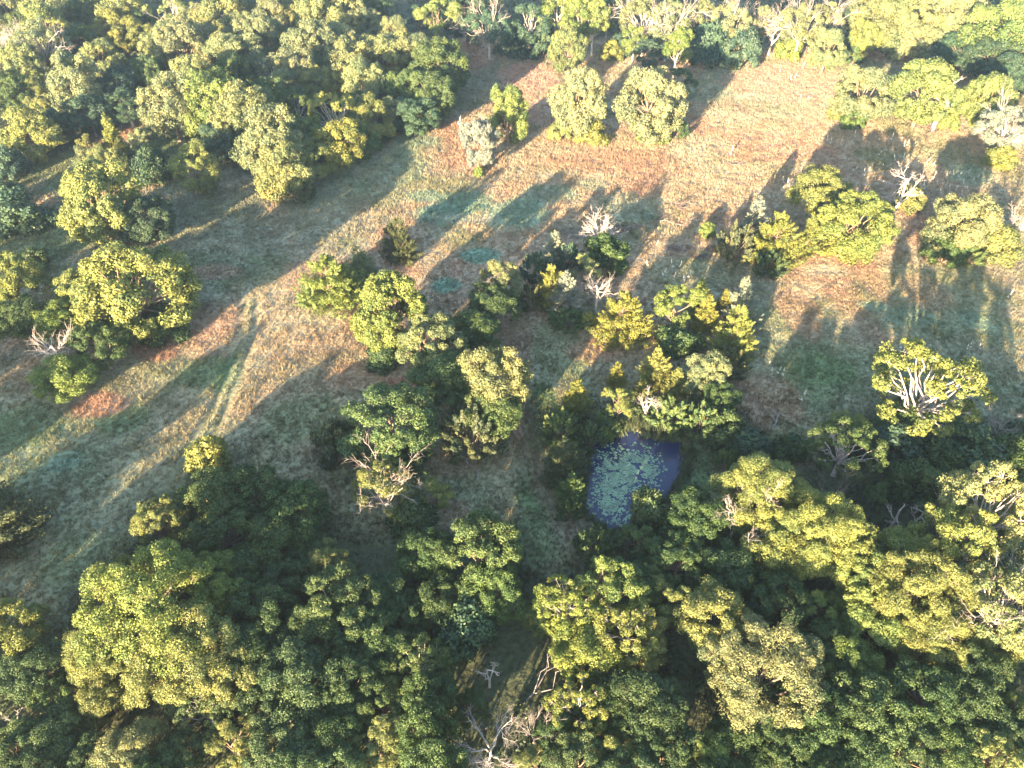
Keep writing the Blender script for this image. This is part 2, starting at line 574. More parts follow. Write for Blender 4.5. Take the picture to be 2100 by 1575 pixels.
def fit(tm, cm):
    """the two meshes with the crown's true width, height and the share of the height its middle lies at"""
    v = np.empty(len(cm.vertices) * 3, np.float32)
    cm.vertices.foreach_get("co", v)
    v = v.reshape(-1, 3)
    lo, hi = np.percentile(v, .6, axis=0), np.percentile(v, 99.4, axis=0)
    return tm, cm, float((hi[0] - lo[0] + hi[1] - lo[1]) / 2), float(hi[2]), float((hi[2] + max(lo[2], 0)) / 2 / hi[2])


def bend(a, b, wob, k=4, sag=0.0):
    a, b = np.array(a, float), np.array(b, float)
    L = np.linalg.norm(b - a)
    out = [a]
    for i in range(1, k):
        t = i / k
        q = a + (b - a) * t + rng.normal(size=3) * wob * L * .5
        q[2] += sag * L * math.sin(math.pi * t)
        out.append(q)
    out.append(b)
    return out


def taper(r0, r1, k):
    return [r0 + (r1 - r0) * i / k for i in range(k + 1)]


def make_broad(name, lobes, puffs, leaves, leaf, spread=.64, squash=.8, lobe_r=(1.5, 2.3), open_=False, bark=None, W=10.0, H=10.0, low=-.6, bare=0, czf=.56, fill=1.0):
    """broad-leaved tree: lobes of leafy puffs carried by limbs"""
    L, T = Leaves(), Wood()
    cz = H * czf
    ax_ = np.array([W / 2, W / 2, H * .43])
    lean = np.array([rng.uniform(-.5, .5), rng.uniform(-.5, .5), 0])
    fork = np.array([lean[0] * .5, lean[1] * .5, H * rng.uniform(.22, .32)])
    T.limb(bend((0, 0, -.5), fork, .04, 4), [W * .045, W * .034, W * .03, W * .027, W * .024], 8)
    # lobe centres, kept apart
    C = []
    tries = 0
    while len(C) < lobes and tries < 4000:
        tries += 1
        u = unit(rng.normal(size=3))
        if u[2] < low:
            continue
        q = u * (spread + rng.uniform(-.16, .1))
        if all(np.linalg.norm(q - o) > 1.35 / lobes ** .5 for o in C):
            C.append(q)
    C.append(np.array([rng.uniform(-.1, .1), rng.uniform(-.1, .1), .45]))
    for q in C:
        c = np.array([0, 0, cz]) + lean + q * ax_
        R = rng.uniform(*lobe_r) * (W / 10)
        u = unit(q)
        T.limb(bend(fork + rng.normal(size=3) * .1, c, .09, 4, .05), taper(W * (.012 if open_ else .014), W * .004, 4), 5)
        lt = rng.random() * .5 + .25
        for i in range(puffs):
            v = unit(rng.normal(size=3) + u * .9 + np.array([0, 0, .35]))
            pc = c + v * R * np.array([1, 1, squash]) * rng.uniform(.65, 1.05)
            if i % 2 == 0 or open_:
                T.limb(bend(c, pc, .1, 3), taper(W * .005, W * .0015, 3), 4)
            L.puff(pc, R * rng.uniform(.26, .54), leaves, unit(pc - np.array([0, 0, cz])), leaf * W / 10, .85, np.clip(lt + rng.normal() * .22, 0, 1))
        # foliage inside the lobe so that it is not hollow
        if not open_:
            L.puff(c, R * .7 * fill, int(leaves * 2 * fill), u, leaf * W / 10, .9, lt)
    for i in range(bare):
        u = unit(np.array([rng.normal(), rng.normal(), abs(rng.normal()) * .5]))
        twig(T, fork, np.array([0, 0, cz]) + lean + u * ax_ * 1.05, W * .011, 3)
    return fit(T.mesh(name + "_trunk", bark or M_BARK), L.mesh(name + "_crown"))


def twig(T, a, b, r, lev):
    """bare branch that forks"""
    k = 4
    P = bend(a, b, .10, k, .04)
    T.limb(P, taper(r, r * .4, k), 5 if r > .06 else 4)
    if lev <= 0:
        return
    d_ = np.array(b) - np.array(a)
    L = np.linalg.norm(d_)
    for i in range(rng.integers(3, 6)):
        j = rng.integers(1, k + 1)
        s0 = P[j]
        v = unit(unit(d_) + rng.normal(size=3) * .62 + np.array([0, 0, .12]))
        twig(T, s0, s0 + v * L * rng.uniform(.35, .62), r * .45, lev - 1)


def make_dead(name, mat, W=10.0, H=10.0, limbs=6, lev=3, fan=.5, trunk_r=.28, pole=False):
    T, C = Wood(), Wood()
    top = np.array([rng.uniform(-.6, .6), rng.uniform(-.6, .6), H * (.45 if not pole else .8)])
    P = bend((0, 0, -.4), top, .05, 5)
    T.limb(P, taper(trunk_r, trunk_r * .5, 5), 7)
    for i in range(limbs):
        a = i * 2 * math.pi / limbs + rng.uniform(-.4, .4)
        s0 = P[rng.integers(2, 6)]
        e = np.array([math.cos(a) * W * fan * rng.uniform(.6, .95), math.sin(a) * W * fan * rng.uniform(.6, .95), H * rng.uniform(.5, .95)])
        L_ = bend(s0, s0 + (e - s0) * .55, .10, 3)
        T.limb(L_, taper(trunk_r * .5, trunk_r * .3, 3), 6)
        for q in range(3):
            v = unit(e - s0 + rng.normal(size=3) * np.linalg.norm(e - s0) * .35)
            twig(C, L_[-1 - (q % 2)], L_[-1 - (q % 2)] + v * np.linalg.norm(e - s0) * rng.uniform(.4, .6), trunk_r * .24, lev - 1)
    return fit(T.mesh(name + "_trunk", mat), C.mesh(name + "_crown", mat))


def make_cedar(name, W=6.0, H=8.0, sprays=150, k=150, leaf=.2, pw=.85, tops=1):
    L, T = Leaves(), Wood()
    T.limb(bend((0, 0, -.3), (0, 0, H * .92), .01, 4), taper(.18, .03, 4), 6)
    peaks = [(0, 0, 1.0, 1.0)] + [(rng.uniform(-.22, .22) * W, rng.uniform(-.22, .22) * W, rng.uniform(.7, .88), .8) for _ in range(tops - 1)]
    bulge = rng.uniform(0, 6.28)
    for i in range(sprays):
        px, py, ph, pr = peaks[i % len(peaks)]
        t = (i + rng.random()) / sprays
        t = 1 - (1 - t) ** .62 if i % 4 else t
        a = i * 2.39996 + rng.normal() * .2
        R = W / 2 * pr * max(0.03, (1 - t) ** pw) * (1 + .16 * math.sin(3 * a + bulge) + rng.normal() * .13) * (min(1, .72 + t * 3))
        R *= .93 if i % 3 else .6
        z = t * H * ph * .95
        o = np.array([math.cos(a), math.sin(a), 0])
        c = np.array([px, py, z]) + o * R * .55
        ln = (R * .55 + .5) * rng.uniform(.85, 1.15)
        up = .35 + .9 * t
        if R > .5:
            T.limb([(px, py, max(z - .3 * R, .1)), tuple(c)], [.04, .02], 3)
        L.spray(c, o + np.array([0, 0, up]), ln, .30 + .16 * R, int(k * (.5 + .6 * R / (W / 2))), leaf, np.clip(.5 + rng.normal() * .28, 0, 1))
        if rng.random() < .3:
            L.puff(c + o * ln * .3, .45 + .2 * R * .3, int(k * .6), o, leaf, .8)
    L.spray((0, 0, H * .86), (rng.normal() * .1, rng.normal() * .1, 1), H * .16, .28, k // 2, leaf, .6)
    return fit(T.mesh(name + "_trunk", M_BARK), L.mesh(name + "_crown", .45))


def make_shrub(name, W=5.0, H=4.0, puffs=46, leaves=170, leaf=.24, spiky=False):
    L, T = Leaves(), Wood()
    for i in range(puffs):
        u = unit(rng.normal(size=3))
        u[2] = abs(u[2]) * 1.0 - .05
        k = rng.uniform(.55, .98)
        c = np.array([u[0] * W * .42 * k, u[1] * W * .42 * k, H * .12 + max(u[2], 0) * H * .74 * k])
        if spiky:
            L.spray(c, u + np.array([0, 0, .7]), W * .2, W * .075, leaves, leaf)
        else:
            L.puff(c, W * rng.uniform(.09, .15), leaves, u, leaf, .85)
        if i % 3 == 0:
            T.limb(bend((u[0] * .2, u[1] * .2, -.2), c, .06, 3), taper(.06, .015, 3), 4)
    return fit(T.mesh(name + "_stem", M_BARK), L.mesh(name + "_foliage"))


KINDS = {}


def reg(key, name, cat, parts, variants):
    KINDS[key] = (name, cat, parts, variants)


TC = ("trunk", "crown")
reg("oak", "oak_tree", "tree", TC, [make_broad("oak", n_, p_, l_, s_, spread=d_, squash=q_, lobe_r=r_) for n_, p_, l_, s_, d_, q_, r_ in (
    (16, 13, 150, .23, .64, .8, (1.3, 2.0)), (22, 11, 130, .21, .70, .7, (1.0, 1.6)), (12, 15, 160, .24, .58, .9, (1.5, 2.3)), (20, 10, 140, .22, .72, .6, (1.1, 1.8)),
    (14, 14, 150, .22, .62, .75, (1.2, 2.2)), (26, 9, 130, .20, .74, .8, (.9, 1.4)), (11, 16, 150, .25, .60, .7, (1.5, 2.4)), (18, 12, 140, .22, .66, .85, (1.0, 2.2)))])
reg("dom", "oak_tree", "tree", TC, [make_broad("dense_oak", 42, 10, 110, .23, lobe_r=(1.0, 1.4), low=-.9, czf=.48, spread=.80, fill=1.35) for _ in range(2)])
reg("big", "oak_tree", "tree", TC, [make_broad("great_oak", 34, 13, 165, .135, lobe_r=(.9, 1.7), low=-.75, czf=.5, spread=.72, squash=.75) for _ in range(3)])
reg("wok", "oak_tree", "tree", TC, [make_broad("wood_oak", 17, 12, 140, .25, lobe_r=(1.35, 2.0), low=-.95, czf=.5, spread=.66) for _ in range(6)])
reg("opn", "open_oak_tree", "tree", TC, [make_broad("open_oak", 26, 6, 120, .21, spread=.76, squash=.6, lobe_r=(.9, 1.5), open_=True, bark=M_PALE, low=-.5) for _ in range(5)])
reg("stg", "stag_headed_oak_tree", "tree", TC, [make_broad("stag_oak", 15, 8, 125, .22, spread=.68, squash=.6, lobe_r=(1.2, 1.8), open_=True, bark=M_PALE, low=-.4, bare=7) for _ in range(3)])
reg("yng", "young_tree", "tree", TC, [make_broad("young", 10, 9, 180, .22, spread=.6, lobe_r=(1.2, 1.9), W=7, H=9, low=-.75) for _ in range(4)])
reg("ash", "tall_tree", "tree", TC, [make_broad("tall", 15, 10, 150, .24, spread=.66, lobe_r=(1.3, 1.9), W=8, H=13, low=-.85, bark=M_PALE) for _ in range(4)])
reg("ced", "cedar_tree", "tree", TC, [make_cedar("cedar", 6.0, 8.0, 170, 150, tops=t) for t in (1, 1, 2, 3)])
reg("wcd", "wide_cedar_tree", "tree", TC, [make_cedar("wide_cedar", 8.5, 8.0, 240, 150, .22, .7, tops=t) for t in (2, 4)])
reg("ncd", "narrow_cedar_tree", "tree", TC, [make_cedar("narrow_cedar", 3.6, 8.0, 120, 130, .2, .7, tops=1) for t in (1, 2)])
reg("shr", "shrub", "shrub", ("stem", "foliage"), [make_shrub("shrub") for _ in range(4)])
reg("spk", "juniper_shrub", "shrub", ("stem", "foliage"), [make_shrub("juniper", 5, 4.4, 64, 130, .2, True) for _ in range(3)])
reg("ded", "dead_tree", "dead tree", TC, [make_dead("dead_tree", M_DEAD, limbs=8, lev=4, trunk_r=.3) for _ in range(4)])
reg("dwh", "dead_tree", "dead tree", TC, [make_dead("white_dead_tree", M_WHITE, limbs=9, lev=4, trunk_r=.42) for _ in range(3)])
reg("bar", "bare_tree", "dead tree", TC, [make_dead("bare_tree", M_DARKDEAD, limbs=7, lev=4, fan=.5, trunk_r=.22) for _ in range(2)])
reg("fan", "dead_cedar_tree", "dead tree", TC, [make_dead("dead_cedar", M_WHITE, W=5, H=6, limbs=11, lev=3, fan=.5, trunk_r=.20, pole=True) for _ in range(2)])
reg("snag", "dead_snag", "dead tree", TC, [make_dead("snag", M_PALE, W=6, H=9, limbs=4, lev=2, fan=.45, trunk_r=.3, pole=True) for _ in range(2)])

TINT = dict(g=(.080, .130, .042), p=(.152, .190, .092), y=(.152, .186, .062), l=(.128, .186, .056), d=(.046, .086, .034), t=(.044, .088, .056),  # d, m and t darken the leaf colour for crowns in shade
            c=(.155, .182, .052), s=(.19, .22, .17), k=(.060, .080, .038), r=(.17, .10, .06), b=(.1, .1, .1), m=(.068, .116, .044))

_used = {}


def plant(key, cx, cy, wpx, hr, tint, label, group=None, turn=None):
    """stand a plant where the photograph shows its crown: wpx is its crown's width there, hr its height to width"""
    name, cat, pn, variants = KINDS[key]
    if cy > 1020 and key in ("oak", "opn", "yng", "stg", "big"):
        wpx *= 1.13                      # the nearest crowns close up
    i = _used.get(key, 0)
    _used[key] = i + 1
    tm, cm, W0, H0, fc = variants[i % len(variants)]
    z = 4.0
    for _ in range(8):
        P = at(cx, cy, z)
        W = wpx * depth(P) / F
        H = hr * W
        z = fc * H
    root = bpy.data.objects.new(name, None)
    COL.objects.link(root)
    root.empty_display_size = .5
    root.location = (P[0], P[1], gz(P[0], P[1]))
    root.rotation_euler = (0, 0, random.uniform(0, 6.283) if turn is None else math.radians(turn))
    root.scale = (W / W0, W / W0, H / H0)
    tag(root, label, cat, group)
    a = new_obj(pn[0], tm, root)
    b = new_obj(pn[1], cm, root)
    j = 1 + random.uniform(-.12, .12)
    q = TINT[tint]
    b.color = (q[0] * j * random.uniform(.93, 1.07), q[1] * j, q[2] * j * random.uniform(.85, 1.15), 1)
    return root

# kind | crown centre x | y | crown width | height to width | colour | label
PLANTS = """
# --- lone trees of the far meadow
wok|1163|98|68|1.35|p|pale rounded tree alone at the meadow's far end, below the tall birches
wok|1196|205|112|1.35|p|tall pale oak with a bushy skirt, first of the far meadow's twin oaks
wok|1338|215|132|1.15|p|broad pale oak with dark holes, second of the far meadow's twin oaks
shr|1150|262|50|.8|y|yellow-green bush at the foot of the tall pale twin oak
shr|1215|270|60|.75|y|olive bush under the tall pale twin oak, facing the meadow
shr|1345|265|70|.6|l|lime-streaked brush below the broad pale twin oak
spk|1395|262|40|1.0|d|dark bush on the shaded side of the broad twin oak
wok|1042|235|84|1.5|l|slender bright green tree behind the white-trunked birch-like tree
wok|978|292|70|1.55|s|silvery tree with a white trunk standing on the lit pink grass
shr|982|350|20|1.1|l|small lime sprout at the foot of the white-trunked silvery tree
# --- trees in the upper corner field
wok|1765|190|122|1.0|p|round pale oak with a dark bush below, at the pink meadow's edge
shr|1752|240|50|.9|m|dark green bush under the round pale oak at the pink meadow's edge
shr|1715|225|36|.9|y|olive bush leaning out from the round pale oak's near side
wok|1895|190|128|1.05|l|wide green oak beside the tall dead white limb
snag|1940|185|75|1.5|s|tall forked dead white trunk against the wide green oak
spk|1886|142|46|1.0|s|white-tipped conifer peeping over the wide green oak
shr|1945|243|42|1.1|l|lime bush standing at the foot of the dead white trunk
wok|2030|205|98|1.25|l|leafy tree between the wide green oak and the dead grey spreading tree
stg|2070|255|112|1.0|s|pale thin-leaved tree behind the dead grey spreading tree
dwh|2068|268|105|.9|s|large dead grey tree with spreading limbs near the frame's right side
shr|2058|318|62|.75|y|yellow-green bush under the dead grey spreading tree
# --- group by the seed stalks
oak|1682|382|118|1.0|y|open bright oak with white limbs standing over the narrow cedar
fan|1852|372|88|1.2|s|silver dead cedar with upswept branches beside the seed stalks
shr|1868|405|60|.8|y|yellowish bush behind the silver dead cedar with upswept branches
oak|1752|448|150|.95|l|wide lime-green oak in the group with the open bright oak
shr|1735|502|90|.55|y|yellow brush skirting the wide lime-green oak
shr|1795|470|70|.8|l|green lobe-shaped bush beside the wide lime-green oak
ncd|1660|482|48|1.9|c|narrow golden cedar between the bushy cedar and the lime oak
wcd|1592|492|112|1.05|c|bushy golden cedar with a dark shaded foot, broadest of its group
ncd|1550|447|58|1.6|s|white-tipped conifer rising behind the bushy golden cedar
spk|1510|492|78|1.1|k|dark blue-green juniper on the shaded side of the bushy golden cedar
spk|1580|535|80|.7|d|dark low juniper under the bushy golden cedar
shr|1450|469|34|.9|l|small lime bush alone beside the bare dark soil
oak|1975|452|128|1.05|p|pale round oak beside the dead white tree on the rusty grass
dwh|2085|448|92|1.05|s|dead white tree with upright limbs beside the pale round oak
shr|1945|503|80|.9|d|dark bush before the pale round oak on the rusty grass
shr|2055|495|85|.8|y|yellow-green bush with bare twigs under the dead white tree
spk|1990|515|60|.8|m|mixed green brush between the dark bush and the twiggy yellow bush
# --- middle clumps
dwh|1235|462|96|1.0|s|dead white tree with twisting limbs above a dark round bush
shr|1243|516|95|.75|d|dark round bush with a lit edge under the twisting dead white tree
spk|1168|520|60|.9|t|dark teal bush between the pale conifer and the dead white tree
ncd|1138|508|46|1.6|s|pale pointed conifer with layered boughs at the back of the middle clump
spk|1100|545|68|1.0|t|dark teal bush left of the pale pointed conifer
ncd|1124|545|34|1.7|s|thin whitish conifer tip between two dark bushes
wcd|1130|585|80|1.15|c|golden brown cedar at the heart of the middle clump
ced|1160|600|74|1.35|s|silver grey cedar before the golden brown cedar
spk|1090|610|60|1.0|k|dark purple-grey juniper at the shaded edge of the middle clump
spk|1160|650|70|.6|d|dark low skirt of brush under the silver grey cedar
yng|1203|553|60|1.3|p|pale slim broadleaf between the silver cedar and the dead fan
fan|1228|584|66|1.4|s|dead fan-shaped tree with fine pinkish twigs beside the gold cedar
shr|1208|655|40|.8|c|low golden sprout beside the cone-shaped gold cedar
wcd|1276|652|122|.95|c|broad cone-shaped gold cedar standing alone over the dark grass
yng|1383|625|96|1.25|l|bright lime broadleaf with layered clumps next to the gold cedars
ncd|1435|610|50|1.7|l|lime-topped slim tree behind the bright lime broadleaf
ced|1448|640|58|1.5|c|narrow gold cedar between the lime broadleaf and the white-barred cedar
ced|1522|615|82|1.25|s|white-barred cedar with drooping pale boughs behind the two gold cedars
ncd|1487|618|36|1.6|c|gold spire against the white-barred cedar
wcd|1512|678|100|1.15|c|tall gold cedar with a dark hollow side before the white-barred cedar
spk|1495|738|88|.7|k|dark low juniper under the tall gold cedar with a hollow side
shr|1385|695|82|.7|d|dark green bush at the foot of the bright lime broadleaf
spk|1430|700|50|.7|m|dull green brush between lime broadleaf and hollow-sided gold cedar
yng|1027|568|100|1.2|p|pale open-topped oak above two dark round trees
oak|1010|622|108|1.0|d|dark shaded tree beneath the pale open-topped oak
oak|975|672|104|.95|m|dull green tree with a lit rim below the two-tone oak
dom|795|632|150|1.15|l|large bright oak beside the olive cedar clump, dark at its foot
shr|787|725|70|.7|d|dark bush under the large bright oak
oak|882|702|135|1.05|p|pale open oak with visible limbs next to the large bright oak
oak|905|762|132|.9|m|dark tree below the pale open oak with visible limbs
oak|1003|765|142|1.15|p|pale-topped oak with dark lower boughs over the broken bare trunk
oak|1010|838|125|.9|m|dark lower tree beneath the pale-topped oak
snag|940|800|40|1.6|s|broken bare trunk between two dark trees
yng|918|798|95|1.0|m|dull green small tree beside the broken bare trunk
spk|965|880|140|.8|k|dark spreading juniper on the footpath's side below the pale-topped oak
wcd|672|578|132|.85|l|wide olive cedar clump with lime skirt on the lit meadow
spk|640|602|66|.8|l|lime brush on the sunny side of the wide olive cedar clump
ced|735|538|62|1.1|p|pale-topped tree on the shaded flank of the olive cedar clump
wcd|818|490|80|1.15|k|dark lone cedar with one gold side in the shaded strip
oak|787|868|200|.85|m|dark broad oak with gold fringes standing over the shaded lawn
shr|688|897|92|1.0|k|dark olive bush beside the dark broad oak with gold fringes
spk|835|935|90|.7|d|dark brush under the dark broad oak's shaded side
stg|782|992|128|.95|y|yellow oak with white dead limbs alone on the dark lawn
yng|895|1012|66|.85|y|small yellow-topped lobe of tree beside the oak with white dead limbs
shr|845|1065|96|.7|d|dark bush below the yellow oak with white dead limbs
# --- the pond's ring
ncd|1182|815|66|1.25|c|orange-gold small cedar by the pond, apart from the others
spk|1150|870|80|1.0|m|dull green thicket under the orange-gold small cedar
spk|1210|885|80|.9|d|dark thicket at the pond's far bank behind the water
yng|1268|822|68|1.4|y|bright yellow tree leaning over the pond's far bank
ncd|1265|768|40|1.5|c|gold cedar tip behind the bright yellow leaning tree
ced|1346|752|72|1.3|c|tall gold cedar over the rust-brown dead cedar
fan|1332|822|62|1.25|s|rust-brown dead cedar with fine twigs by the pond
ced|1388|785|52|1.4|c|slim gold cedar beside the rust-brown dead cedar
ced|1315|790|44|1.3|c|low gold cedar just behind the rust-brown dead cedar
oak|1450|760|88|1.05|p|pale round tree at the end of the gold cedars
oak|1478|812|78|.9|d|dark tree beneath the pale round tree by the gold cedars
shr|1245|865|52|.9|m|bright-tipped green bush between yellow tree and water
shr|1240|885|36|.9|l|little light green bush at the water's far corner
spk|1375|848|88|.85|m|olive green juniper behind the reeds of the pond
spk|1440|855|80|.9|m|spiky green juniper third along the pond's far bank
shr|1488|880|84|.9|d|dark green bush at the bend of the pond's thicket
shr|1540|915|80|.8|t|blue-green round bush at the thicket's outer end
spk|1495|942|62|.9|m|gold-tipped green juniper above the lit stag oak
ced|1155|940|98|1.05|k|dark cedar with a golden crest on the pond's left bank
ced|1172|1002|66|1.35|m|slim cedar with gold patches right at the water's left edge
spk|1170|1042|60|.8|d|dark skirt of boughs under the gold-patched slim cedar
shr|1335|1040|80|1.1|m|round green bush rising from the pond's near bank
spk|1226|1110|92|.85|d|dark bush with a yellow-lit middle before the pond
yng|1312|1105|76|.95|m|dull green small tree with open top before the pond
oak|1440|1068|124|.9|d|dark green full tree between the pond and the dead white tree
shr|1375|1105|80|.8|d|dark bush with grey twigs near the round green bush
shr|1415|1010|50|.8|d|low dark bush on the pond's near right bank
# --- right-hand edge of the wood
opn|1910|788|225|.95|y|great sunlit oak with a leaning bare trunk and white limbs
shr|1862|858|110|.7|m|shaded lower boughs by the leaning trunk of the great sunlit oak
ded|2060|862|72|1.1|s|small dead tree with curling grey limbs beside the great sunlit oak
opn|1735|905|150|.95|m|sparse shaded oak with one sunlit bough reaching out
yng|1737|868|92|.9|y|sunlit spray of boughs on the sparse shaded oak's top
shr|1620|920|70|.7|d|dark bush at the shaded edge near the sparse oak
bar|1703|1002|112|1.0|b|grey leafless tree with a wide fan of limbs in deep shade
shr|1838|908|130|.6|t|dark thicket below the great sunlit oak's trunk
shr|1975|915|150|.6|t|long dark thicket under the great sunlit oak's right boughs
shr|2075|930|110|.7|d|dark scrub below the small curling dead tree
shr|1868|985|96|.8|d|bright green shaded bush, lower of the two smooth green bushes
shr|1935|950|100|.75|d|larger smooth green bush beyond its lower twin
opn|2045|1030|160|1.4|p|sandy open oak with thin leaves and bare limbs
yng|1940|1012|112|.9|m|shaded tree with gold flecks beside the sandy open oak
snag|1836|1055|58|1.6|s|dead tree with one sunlit twig brush on top
snag|1888|1050|50|1.5|b|grey forked dead stem beside the sunlit twig brush
yng|1800|1012|50|1.2|m|thin half-lit sapling near the dead tree with a twig brush
bar|1815|1108|82|.9|r|reddish leafless shrub with dead leaves below the twig brush
oak|1965|1105|140|1.4|y|lit lobed oak between the dead stems and the sandy twiggy oak
shr|1890|1150|110|.7|d|dark brush between lit lobed oak and long lit canopy
stg|2055|1235|160|1.2|p|sandy twiggy oak full of bare pinkish branches
oak|2045|1320|90|.85|y|olive tree below the sandy twiggy oak
big|1560|1000|185|.9|y|sunlit oak crowned above the forked dead white tree
dwh|1545|1065|150|1.15|s|forked dead white tree standing before the sunlit oak
oak|1605|1120|140|.9|y|tan-lit oak, nearest neighbour of the forked dead white tree
big|1680|1095|160|1.1|y|tan-lit oak at the middle of the lit canopy ridge
oak|1745|1130|120|1.15|y|tan-lit oak where the ridge meets the reddish leafless shrub
oak|1780|1195|125|1.15|l|lime-gold lobed crown at the top of the slanting lit canopy
oak|1855|1150|110|1.2|y|lime-gold crown at the upper right of the slanting lit canopy
big|1890|1225|165|1.15|y|broad lit crown with a dark split in the slanting lit canopy
oak|1800|1275|125|.9|l|yellow-green crown on the lower left of the slanting lit canopy
big|1905|1300|150|.95|y|lowest broad crown of the slanting lit canopy over black shade
yng|1682|1250|92|.95|l|vivid lime tree in a dark hollow of the wood
big|1572|1385|205|.85|p|great rounded olive crown like a cushion over dark trees
yng|1738|1368|112|.95|l|small sunlit tree with dotted clumps beside the cushion-shaped crown
oak|1560|1480|130|.8|d|dark tree below the cushion-shaped olive crown
# --- trees before the pond
opn|1165|1240|125|1.0|l|lit open crown along the edge of the bare dark clearing
oak|1255|1205|130|1.0|l|lit crown before the pond with yellow upper boughs
opn|1285|1285|135|.9|y|lit open crown carrying dead pinkish twigs
oak|1195|1335|115|.95|l|lit lower crown beside the bent grey dead stem
yng|1315|1320|100|.95|y|lit yellow crown behind the dead pinkish twig cluster
snag|1308|1335|62|1.1|s|dead pinkish twig cluster in the lit open crowns
snag|1232|1385|48|1.7|s|bent grey dead stem below the lit lower crown
oak|1310|1195|90|.9|m|shaded side tree behind the lit crown with yellow boughs
yng|1385|1235|86|1.0|y|lit small crown before the grey twig spray
oak|1462|1262|132|.95|y|lit crown below the grey twig spray
snag|1440|1200|56|1.2|b|grey twig spray poking up behind a lit crown
oak|1390|1150|110|.9|d|dark tree between the pond bushes and the grey twig spray
oak|1490|1165|110|.9|d|dark tree left of the tan-lit ridge
oak|1605|1225|110|.9|d|dark brown-green tree under the tan-lit ridge
opn|1185|1440|112|1.0|y|yellow-lit open tree beside the dead tree's upright limbs
oak|1330|1440|140|.9|d|dark tree full of grey twigs
snag|1345|1480|60|1.0|b|grey dead twigs in the dark tree
yng|1265|1540|96|.95|y|half-lit tree at the picture's foot beside the grey-twig tree
oak|1365|1530|120|.9|d|dark tree at the picture's foot next to the half-lit tree
yng|1440|1540|100|.9|l|bright green tree in shade at the picture's foot
oak|1510|1530|110|.9|d|dark green tree beside the bright green shaded tree
yng|1100|1560|66|.9|y|low lit tree at the picture's foot under the dead tree
# --- the dark lower right corner
oak|1660|1470|140|.9|d|dark tree in the corner wood below the dotted sunlit tree
oak|1790|1455|150|.9|m|dull green tree with flat clumps in the corner wood
oak|1905|1425|140|.9|d|dark tree under the lowest crown of the slanting canopy
yng|1690|1555|90|.95|m|green sapling-like crown low in the corner wood
oak|1770|1545|120|.9|d|dark tree at the picture's foot with a bare grey twig
snag|1790|1555|40|1.3|b|single bare grey twig stem in the corner wood
oak|1860|1530|120|.9|m|dull green crown between dark trees at the picture's foot
oak|1950|1540|110|.9|m|shaded tree beside the lit crown in the lowest corner
oak|2040|1553|112|.9|y|lit crown in the lowest right corner
oak|2000|1460|120|.9|d|very dark tree behind the yellow corner tree
yng|2085|1455|78|1.0|l|vivid yellow tree cut by the picture's right border
oak|2090|1510|90|.9|d|dark tree under the vivid yellow border tree
oak|2000|1370|110|.9|d|dark tree between the sandy twiggy oak and the corner wood
oak|1600|1545|110|.9|d|dark tree at the picture's foot below the cushion crown
# --- lower left wood
big|300|1255|240|1.0|l|giant sunlit oak crown, the brightest mass at lower left
big|225|1330|155|1.05|y|sunlit side crown hanging out from the giant oak towards the shaded meadow
big|370|1345|190|.95|y|sunlit front crown of the giant oak's cluster
oak|232|1190|92|1.15|y|upper lobe-like crown on the giant oak's meadow side
big|400|1205|150|1.0|l|half-lit crown on the shaded side of the giant oak
oak|468|1375|120|1.0|y|lit ragged crown at the giant oak's right end
oak|215|1420|95|1.05|y|low lit crown under the giant oak beside black shade
oak|325|1062|92|1.25|y|lit column-like crown at the front of the dark oak grove
oak|430|1015|130|1.0|m|dark oak of the grove with scattered gold tips
shr|430|930|92|.9|y|yellow airy shrub at the edge of the lit meadow strip
oak|515|1000|130|.95|d|dark oak in the middle of the grove beyond the lit column
oak|598|1042|130|.95|d|blue-green oak on the grove's lawn side
oak|470|1090|130|.9|d|dark oak in the grove's shaded heart
oak|560|1105|125|.9|d|dark oak at the grove's near edge
oak|630|1130|90|.85|d|low dark tree at the grove's lawn corner
oak|490|1180|120|.9|d|dark tree between the grove and the giant oak
oak|690|1240|150|.95|m|dark oak with a crest of pale lit boughs
yng|682|1152|84|1.1|y|small tree with a bright yellow tip before the dark lawn
oak|640|1305|125|.9|d|dark tree below the oak with the pale lit crest
oak|745|1292|120|.9|d|dark tree on the lawn side of the pale-crested oak
snag|578|1308|60|1.3|s|crooked bare white branches between dark crowns
oak|607|1388|150|.9|d|dark rounded tree under the crooked white branches
oak|705|1395|115|.9|d|dark tree with hanging clumps beside the rounded dark tree
opn|862|1358|115|.95|m|grey-green thin tree with pale twigs near the dark clearing
snag|592|1462|62|.9|s|fallen-looking dead limb with reddish wood among dark crowns
yng|778|1530|92|.95|y|vivid yellow tree at the picture's foot
yng|792|1440|84|1.05|m|dull yellow-green tree above the vivid yellow tree
oak|872|1515|105|1.5|d|dark tree between the vivid yellow tree and the large dead tree
yng|480|1518|105|.95|y|lit-topped tree at the picture's foot below the ragged crown
oak|570|1540|120|.9|m|shaded blue-green tree beside the lit-topped tree at the foot
oak|265|1545|115|.9|p|olive tree at the picture's foot under the black hollow
oak|370|1550|95|.9|m|brownish low tree beside the olive tree at the foot
opn|425|1450|105|.9|m|thin brown-green tree with pale twigs below the giant oak
oak|690|1500|105|.9|d|dark crown beside the vivid yellow tree's shaded side
oak|880|1440|100|1.25|d|dark tree below the grey-green thin tree
oak|875|1130|110|.9|d|dark bushy tree beside the dark lawn
oak|985|1135|145|1.15|m|green rounded tree with one yellow side near the footpath
shr|955|1285|125|.9|t|smooth teal tree-like bush by the black clearing
oak|1010|1215|105|1.2|m|green tree between the rounded tree and the teal bush
oak|905|1235|100|.9|d|dark tree beside the smooth teal bush
